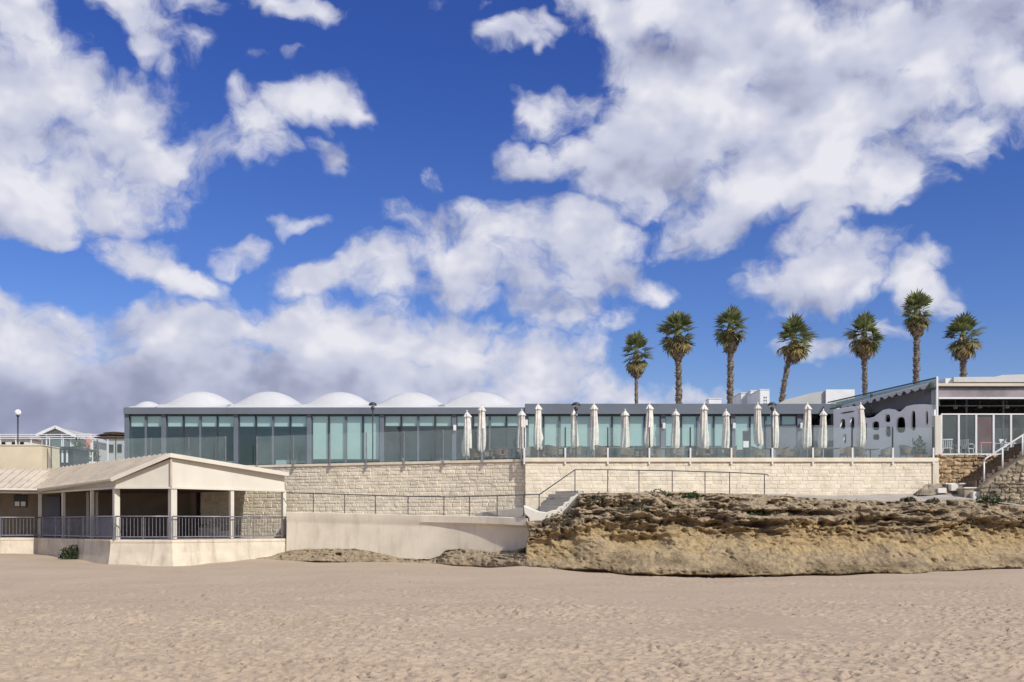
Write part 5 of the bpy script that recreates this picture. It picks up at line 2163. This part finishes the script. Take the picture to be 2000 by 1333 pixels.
for i, (x, y, rz) in enumerate(chairs):
    src = chB if i % 3 == 1 else chA
    o = src if src not in used else copy_tree(src)
    used[src] = 1
    o.location = (x, y, TERR)
    o.rotation_euler.z = rz
    tag(o, "%s wicker armchair, %s from the left among the terrace chairs" % ("grey" if src is chB else "brown", ORD[min(i, len(ORD) - 1)] if i < len(ORD) else "last"), "armchair", "wicker chairs on the terrace")

# a sign board on the pavilion glass and a potted plant by the white screen
t = thing("menu_stand", "dark menu stand with a white sheet behind the glass near the right lamp", "menu stand", P(1457, 893, 55.5))
c = WL[t]
mb = MB()
mb.box(c.x - .17, c.x + .17, c.y, c.y + .06, TERR + .5, TERR + 1.95)
mb.build("board", M['dark_metal'], t)
mb = MB()
mb.box(c.x - .15, c.x + .15, c.y - .012, c.y - .004, TERR + 1.05, TERR + 1.4)
mb.build("sheet", M['paper'], t)
mb = MB()
mb.beam((c.x, c.y + .03, TERR), (c.x, c.y + .03, TERR + .5), .06, .06)
mb.box(c.x - .2, c.x + .2, c.y - .15, c.y + .2, TERR + .002, TERR + .04)
mb.build("stand", M['dark_metal'], t)


def leaf_blob(name, c, rx, ry, rz, n, m, seed, size=.12, parent=None, flat=.0):
    rng = random.Random(seed)
    mb = MB()
    for k in range(n):
        while True:
            u = Vector((rng.uniform(-1, 1), rng.uniform(-1, 1), rng.uniform(-.35, 1)))
            if u.length < 1 and u.length > .35:
                break
        lump = 1 + .3 * math.sin(u.x * 5 + seed) * math.cos(u.y * 4 + seed)
        p = Vector((c[0] + u.x * rx * lump, c[1] + u.y * ry * lump, c[2] + max(u.z, 0) * rz * lump))
        d = Vector((rng.gauss(0, 1), rng.gauss(0, 1), rng.gauss(.3, .8))).normalized()
        e = d.orthogonal().normalized()
        s = size * rng.uniform(.6, 1.4)
        mb.add([p - d * s * .5, p + e * s * .28, p + d * s * .7, p - e * s * .28], [(0, 1, 2, 3)])
    return mb.build(name, m, parent)


c = Vector((XA(1795, 51.1), 51.1, TERR))
t = thing("potted_plant", "spiky potted plant behind the glass at the sculpted white screen", "plant", c)
mb = MB()
mb.lathe([(.17, 0), (.22, .3), (.24, .36), (.2, .36), (.19, .32)], 14, c)
mb.build("pot", M['tile'], t, smooth=False)
leaf_blob("foliage", (c.x, c.y, c.z + .45), .32, .3, .75, 160, M['leaf'], 5, .22, t)


# white plastic chairs on the dining terrace
def plastic_chair():
    root = thing("plastic_chair", "x", "chair")
    mb = MB()
    mb.box(-.22, .22, -.22, .22, .42, .45)
    mb.build("seat", M['plastic'], root, local=True, bevel=.01)
    mb = MB()
    for k in range(5):
        x = -.19 + k * .095
        mb.beam((x * .9, .2, .45), (x * 1.05, .30, .84), .05, .015, (0, 1, 0))
    mb.build("back_slats", M['plastic'], root, local=True)
    mb = MB()
    mb.beam((-.24, .305, .86), (.24, .305, .86), .03, .07)
    mb.build("top_rail", M['plastic'], root, local=True, bevel=.01)
    for s in (-1, 1):
        MB().tube([(.24 * s, -.22, .45), (.26 * s, -.22, .64), (.26 * s, .0, .66), (.25 * s, .26, .64)], .02, 6).build("armrest", M['plastic'], root, local=True)
        for sy in (-1, 1):
            MB().tube([(.25 * s, .25 * sy, 0), (.2 * s, .2 * sy, .43)], .022, 6).build("leg", M['plastic'], root, local=True)
    return root


pc = plastic_chair()
spots = [(1849, 52.2, 2.9, "white plastic chair, leftmost behind the dining terrace railing"), (1866, 53.0, .6, "white plastic chair just right of the leftmost one on the dining terrace"),
         (1889, 52.4, 2.2, "white plastic chair left of the red panel"), (1951, 52.0, -1.9, "white plastic chair right of the red panel"),
         (1968, 51.8, .4, "white plastic chair behind the lower end of the stair handrail"), (1988, 52.5, 1.8, "white plastic chair at the right edge of the dining terrace")]
for i, (px, Y, rz, lab) in enumerate(spots):
    o = pc if i == 0 else copy_tree(pc)
    o.location = (XA(px, Y), Y, 5.42)
    o.rotation_euler.z = rz
    tag(o, lab, "chair", "white chairs on the dining terrace")
t = thing("plastic_table", "white square plastic table between the chairs on the dining terrace", "table", (XA(1961, 52.6), 52.6, 5.42))
c = WL[t]
MB().box(c.x - .4, c.x + .4, c.y - .4, c.y + .4, 6.12, 6.15).build("table_top", M['plastic'], t)
for sx in (-1, 1):
    for sy in (-1, 1):
        MB().tube([(c.x + .35 * sx, c.y + .35 * sy, 5.42), (c.x + .33 * sx, c.y + .33 * sy, 6.12)], .025, 6).build("leg", M['plastic'], t)
t = thing("red_divider", "faded red panel standing upright behind the dining terrace railing", "panel", (XA(1923, 54), 54, 5.42))
MB().box(XA(1908, 54), XA(1939, 54), 54, 54.08, 5.9, ZA(815, 54)).build("board", M['red'], t)
for px in (1910, 1937):
    MB().box(XA(px, 54) - .03, XA(px, 54) + .03, 54.09, 54.15, 5.42, 6.6).build("leg", M['dark_metal'], t)
t = thing("red_table", "small red metal table in front of the red panel", "table", (XA(1925, 52.4), 52.4, 5.42))
MB().box(XA(1910, 52.4), XA(1940, 52.4), 52.1, 52.7, 6.12, 6.16).build("table_top", M['red'], t)
for px in (1912, 1938):
    for Y in (52.14, 52.66):
        MB().box(XA(px, 52.4) - .02, XA(px, 52.4) + .02, Y - .02, Y + .02, 5.42, 6.118).build("leg", M['red'], t)

# dining tables inside the pavilion
for i, (px, col, lab) in enumerate(((300, 'cloth', "first"), (430, 'cloth', "second"), (562, 'cloth', "third"), (772, 'cloth_y', "fourth"), (870, 'cloth', "fifth"))):
    Y = FY + 1.9 + .5 * (i % 2)
    t = thing("dining_table", "dining table inside the pavilion, %s from the left behind the glass" % lab, "table", (XA(px, Y), Y, TERR + .04), "tables inside the glass pavilion")
    c = WL[t]
    MB().box(c.x - .6, c.x + .6, c.y - .4, c.y + .4, c.z + .72, c.z + .75).build("table_top", M['brown'], t)
    for sx in (-1, 1):
        for sy in (-1, 1):
            MB().box(c.x + .5 * sx - .03, c.x + .5 * sx + .03, c.y + .32 * sy - .03, c.y + .32 * sy + .03, c.z, c.z + .719).build("leg", M['brown'], t)
    mb = MB()
    rows = []
    for zz, e in ((.45, .045), (.60, .025), (.755, .012), (.765, .0), (.765, -.3)):
        row = []
        for q in range(41):
            a = 2 * math.pi * q / 40
            ux, uy = math.cos(a), math.sin(a)
            s = 1 / max(abs(ux), abs(uy))
            wv = 1 + (.02 * math.sin(9 * a) if zz < .7 else 0)
            row.append((c.x + ux * s * (.61 + e) * wv, c.y + uy * s * (.41 + e) * wv, c.z + zz))
        rows.append(row)
    mb.grid(rows)
    mb.add([(c.x - .32, c.y - .12, c.z + .766), (c.x + .32, c.y - .12, c.z + .766), (c.x + .32, c.y + .12, c.z + .766), (c.x - .32, c.y + .12, c.z + .766)], [(0, 1, 2, 3)])
    tag(mb.build("tablecloth", M[col], smooth=False), ("yellow" if col == 'cloth_y' else "white") + " cloth on the %s table from the left inside the pavilion" % lab, "tablecloth", "tablecloths inside the pavilion")
for i, px in enumerate((325, 452, 590, 797, 851)):
    Y = FY + 1.5
    o = copy_tree(pc)
    o.location = (XA(px, Y), Y, TERR + .04)
    o.rotation_euler.z = (1.4, -1.5, 1.7, 1.5, -1.4)[i]
    tag(o, "white chair inside the pavilion, %s from the left behind the glass" % ORD[i], "chair", "white chairs inside the pavilion")


# ================================================================== scrub on rock and sand
o = leaf_blob("round_shrub", P(138, 1090, 50.7), .50, .35, .62, 900, M['leaf'], 3, .10)
tag(o, "round dark green bush against the foot of the porch wall", "bush")
sh = [(1108, 1010, 46.2, .9, .45, 'scrub', "dark scrubby bush on the rock just right of the white parapet"), (1165, 975, 46.6, .7, .35, 'scrub', "brown scrub at the cliff top below the railing's first panels"),
      (1285, 965, 46.9, .8, .28, 'leaf', "low green scrub on the cliff top under the middle of the path railing"), (1248, 995, 45.6, .9, .5, 'scrub', "dark scrub clump hanging below the cliff-top railing"),
      (1350, 968, 46.9, .5, .22, 'leaf', "small green tuft at the foot of the path railing"), (1480, 1004, 45.6, .6, .25, 'leaf', "green tuft growing on the ledge below the railing end"),
      (1775, 977, 47.0, .35, .22, 'scrub', "small round scrub at the path edge, left of its neighbour"), (1822, 981, 46.8, .38, .25, 'scrub', "small round scrub at the path edge below the rubble mound"),
      (1933, 975, 46.9, .6, .36, 'leaf', "dark green bush on the cliff edge below the masonry side wall"), (1034, 1076, 46.4, .5, .25, 'scrub', "dry grass tuft on the low rock at the end of the ramp wall")]
for i, (px, py, Y, w, h, m_, lab) in enumerate(sh):
    c = P(px, py, Y)
    o = leaf_blob("scrub_bush", (c.x, c.y, c.z - h * .35), w, w * .6, h, 420, M[m_], 40 + i, .11)
    tag(o, lab, "bush", "scrub on the rocks")
mb = MB()
rng = random.Random(77)
for k in range(2600):
    px = rng.uniform(1080, 2000)
    band = rng.choice([(965, 1000, 46.4), (985, 1012, 45.7), (1000, 1030, 45.2)])
    py = rng.uniform(*band[:2]) + (10 if px > 1550 else 0)
    if math.sin(px * .021) + math.sin(px * .057 + 1) + rng.uniform(-.6, .6) < .35:
        continue
    p = P(px, py, band[2] + rng.uniform(-.35, .35))
    d = Vector((rng.gauss(0, 1), rng.gauss(0, .6), rng.gauss(.7, .5))).normalized()
    e = d.orthogonal().normalized()
    s = rng.uniform(.05, .13)
    mb.add([p - d * s * .5, p + e * s * .25, p + d * s * .7, p - e * s * .25], [(0, 1, 2, 3)])
o = mb.build("cliff_scrub", M['scrub'])
o['kind'] = 'stuff'
o['label'] = "sparse dry scrub clinging to the cliff ledges"
# rubble mound at the wall corner
c = P(1828, 958, 49.3)
rows = []
for i in range(13):
    row = []
    for j in range(25):
        u, v = i / 12 * 2 - 1, j / 24 * 2 - 1
        f = max(0, 1 - u * u * .9 - v * v * .95) ** .7
        hN = float(fbm(np.array([v * 4 + 3.]), np.array([u * 4.]), oct=3)[0])
        row.append((c.x + v * 1.05, c.y + u * .6, c.z - .25 + f * (.5 + .25 * hN)))
    rows.append(row)
tag(MB().grid(rows).build("rubble_mound", M['rubble_grey']), "heap of earth and rubble at the right corner of the stone wall", "rubble heap")


# ================================================================== town beyond the left end
def gable_house():
    Y = 96.0
    t = thing("gabled_house", "pale house with glazed green gable and white roof trim at the far left", "house", (XA(110, Y), Y + 4, TERR))
    xl, xm, xr = XA(81, Y), XA(112, Y), XA(142, Y)
    ze, zr = ZA(849, Y), ZA(835, Y)
    mb = MB()
    mb.add([(xl, Y, TERR), (xr, Y, TERR), (xr, Y, ze - .15), (xm, Y, zr - .15), (xl, Y, ze - .15), (xl, Y + 8, TERR), (xr, Y + 8, TERR), (xr, Y + 8, ze - .15), (xm, Y + 8, zr - .15), (xl, Y + 8, ze - .15)],
           [(0, 1, 2, 3, 4), (9, 8, 7, 6, 5), (0, 5, 6, 1), (1, 6, 7, 2), (4, 9, 5, 0)])
    mb.build("wall", M['grey_wall'], t)
    for a, b, za, zb in ((xl - .3, xm, ze - .12, zr), (xm, xr + .5, zr, ze - .22)):
        mb = MB()
        mb.add([(a, Y - .4, za), (b, Y - .4, zb), (b, Y + 8.4, zb), (a, Y + 8.4, za), (a, Y - .4, za - .12), (b, Y - .4, zb - .12), (b, Y + 8.4, zb - .12), (a, Y + 8.4, za - .12)],
               [(0, 1, 2, 3), (7, 6, 5, 4), (0, 4, 5, 1), (1, 5, 6, 2), (2, 6, 7, 3), (3, 7, 4, 0)])
        mb.build("roof", M['grey_wall'], t)
        mb = MB()
        mb.beam((a, Y - .45, za), (b, Y - .45, zb), .12, .26)
        mb.build("gable_trim", M['white_metal'], t)
    for xa, xb, ya, yb in ((85, 97, 856, 884), (99, 124, 851, 884), (126, 138, 856, 884)):
        mb = MB()
        mb.box(XA(xa, Y), XA(xb, Y), Y - .08, Y - .02, ZA(yb, Y), ZA(ya, Y))
        w = mb.build("window", G['house'], t)
        mb = MB()
        mb.box(XA(xb, Y), XA(xb + 1.5, Y), Y - .1, Y - .01, ZA(yb, Y), ZA(ya, Y))
        mb.build("frame", M['white_metal'], w)
    for px, pt in ((70, 838), (147, 843)):
        mb = MB()
        mb.box(XA(px - 3, Y), XA(px + 3, Y), Y + 3, Y + 3.6, TERR + 3, ZA(pt, Y))
        mb.box(XA(px - 4, Y), XA(px + 4, Y), Y + 2.9, Y + 3.7, ZA(pt, Y) + .003, ZA(pt - 1.2, Y))
        mb.build("chimney", M['white_plaster'], t)


gable_house()


def simple_block(name, lab, cat, px0, px1, py, Y, dep, m_, roof=None):
    t = thing(name, lab, cat, (XA((px0 + px1) / 2, Y), Y + dep / 2, TERR))
    MB().box(XA(px0, Y), XA(px1, Y), Y, Y + dep, TERR, ZA(py, Y)).build("wall", M[m_], t)
    x0, x1, z = XA(px0, Y) - .3, XA(px1, Y) + .3, ZA(py, Y)
    MB().box(x0, x1, Y - .3, Y + dep + .3, z + .004, z + .16).build("roof", M[roof or 'white_metal'], t)
    return t


t = simple_block("grey_shed", "long pale grey building behind the parked vehicles", "building", 178, 262, 856, 125, 10, 'grey_wall')
for px in (214, 230):
    MB().box(XA(px, 125), XA(px + 8, 125), 124.9, 124.97, ZA(884, 125), ZA(868, 125)).build("window", G['dark'], t)
t = simple_block("white_house", "low white house with dark roof edge at the far left margin", "house", -60, 52, 858, 118, 9, 'white_plaster', 'tile')
for px in (4, 24, 40):
    MB().box(XA(px, 118), XA(px + 7, 118), 117.9, 117.97, ZA(872, 118), ZA(864, 118)).build("window", G['dark'], t)
t = simple_block("dark_kiosk", "small dark kiosk with two white door strips beside the cream block", "kiosk", 117, 143, 878, 68, 2.5, 'dark_metal', 'dark_metal')
for px in (121, 130):
    MB().box(XA(px, 68), XA(px + 3.4, 68), 67.92, 67.98, ZA(904, 68), ZA(879, 68)).build("door_strip", M['white_metal'], t)
# pergola-like straw shade on a pole
c = P(226, 850, 84)
t = thing("straw_parasol", "flat dark layered straw parasol on a thin pole left of the pavilion", "parasol", (c.x, c.y, TERR))
MB().tube([(c.x, c.y, TERR), (c.x, c.y, c.z)], .05, 8).build("pole", M['brown'], t)
for k, (r_, z) in enumerate(((1.7, -.22), (1.5, -.02), (1.0, .16))):
    MB().lathe([(r_, z - .04), (r_ * .8, z + .03), (r_ * .3, z + .09)], 18, c).build("straw_layer", M['brown'], t)
t = thing("banner_sign", "narrow red upright banner sign on a post at the far left", "sign", (XA(172, 90), 90, TERR))
MB().box(XA(169, 90), XA(176, 90), 90, 90.1, ZA(882, 90), ZA(855, 90)).build("board", M['red'], t)
MB().tube([(XA(168, 90), 90.05, TERR), (XA(168, 90), 90.05, ZA(853, 90))], .05, 8).build("post", M['steel'], t)
# fence
t = thing("rail_fence", "white three-rail fence behind the cream block at the far left", "fence", (XA(30, 88), 88, TERR))
for py in (849, 853, 857):
    MB().beam((XA(-60, 88), 88, ZA(py, 88)), (XA(210, 88), 88, ZA(py, 88)), .05, .06).build("rail", M['white_metal'], t)
for px in range(-60, 211, 30):
    MB().box(XA(px, 88) - .04, XA(px, 88) + .04, 88.04, 88.12, TERR, ZA(848, 88)).build("post", M['white_metal'], t)


def small_tree(px, py_top, Y, w, lab, seed):
    rng = random.Random(seed)
    x = XA(px, Y)
    zt = ZA(py_top, Y)
    t = thing("small_tree", lab, "tree", (x, Y, TERR), "small trees at the far left")
    mb = MB()
    mb.tube([(x, Y, TERR), (x + .05, Y, TERR + .8), (x - .05, Y, lerp(TERR, zt, .55))], [.12, .09, .06], 8)
    for k in range(5):
        a = k * 1.3
        mb.tube([(x, Y, lerp(TERR, zt, .4)), (x + w * .6 * math.cos(a), Y + w * .6 * math.sin(a), lerp(TERR, zt, .75))], [.05, .02], 5)
    mb.build("trunk", M['bark'], t)
    h = zt - TERR
    leaf_blob("crown", (x, Y, TERR + h * .42), w, w, h * .55, 900, M['leaf'], seed, .2, t)


small_tree(152, 858, 82, .55, "dark small tree left of the red banner", 61)
small_tree(161, 862, 85, .6, "small tree just behind the red banner's post", 62)
small_tree(186, 868, 96, .5, "thin sparse tree right of the red banner", 63)


def vehicle(px0, px1, Y, h, lab, name, cat, m_, van=False):
    x0, x1 = XA(px0, Y), XA(px1, Y)
    L = x1 - x0
    t = thing(name, lab, cat, ((x0 + x1) / 2, Y, TERR))
    z = TERR
    pr = ([(0, .3), (1, .3), (1, .75), (.97, 1), (.06, 1), (0, .6)] if van else
          [(0, .25), (1, .25), (1, .55), (.97, .62), (.82, .66), (.68, 1), (.28, 1), (.14, .66), (.02, .58)])
    mb = MB()
    n = len(pr)
    mb.add([(x0 + a * L, Y, z + b * h) for a, b in pr] + [(x0 + a * L, Y + 1.7, z + b * h) for a, b in pr],
           [tuple(range(n)), tuple(range(n, 2 * n))[::-1]] + [(i, n + i, n + (i + 1) % n, (i + 1) % n) for i in range(n)])
    mb.build("body", M[m_], t, bevel=.04)
    for a, b in (((.62, .94),) if van else ((.29, .47), (.50, .70))):
        mb = MB()
        mb.box(x0 + a * L, x0 + b * L, Y - .02, Y - .005, z + h * .68, z + h * .93)
        mb.build("window", G['car'], t)
    for a in (.2, .8):
        for yy in (Y - .03, Y + 1.55):
            mb = MB()
            c_ = Vector((x0 + a * L, yy, z + .32))
            mb.tube([c_, c_ + Vector((0, .2, 0))], .32, 16)
            w = mb.build("wheel", M['rubber'], t)
            mb = MB()
            mb.tube([c_ + Vector((0, -.01, 0)), c_ + Vector((0, .02, 0))], .19, 12)
            mb.build("rim", M['steel'], w)


vehicle(167, 193, 82, 1.9, "pale box van parked left of the white car", "parked_van", "van", 'white_metal', True)
vehicle(195, 246, 79, 1.4, "white car parked behind the glass screen left of the pavilion", "parked_car", "car", 'white_metal')


# ================================================================== weed and shell bits on the sand
mb = MB()
rng = random.Random(99)
for k in range(420):
    Y = 11.5 + 30 * rng.random() ** 1.6
    X = rng.uniform(-.52, .52) * Y
    z = lerp(.22, -.1, min(1, (Y - 12) / 24)) + .0
    s = rng.uniform(.008, .02)
    a = rng.uniform(0, 3.1)
    d = Vector((math.cos(a), math.sin(a), 0)) * s * rng.uniform(1, 2.6)
    e = Vector((-math.sin(a), math.cos(a), 0)) * s * .6
    c = SAND_AT(X, Y)
    p = Vector((X, Y, c + .004))
    mb.add([p - d, p - e, p + d, p + e, p + Vector((0, 0, s * .45))], [(0, 1, 4), (1, 2, 4), (2, 3, 4), (3, 0, 4)])
o = mb.build("beach_debris", M['brown'])
o['kind'] = 'stuff'
o['label'] = "scattered dark weed bits and shells on the sand"
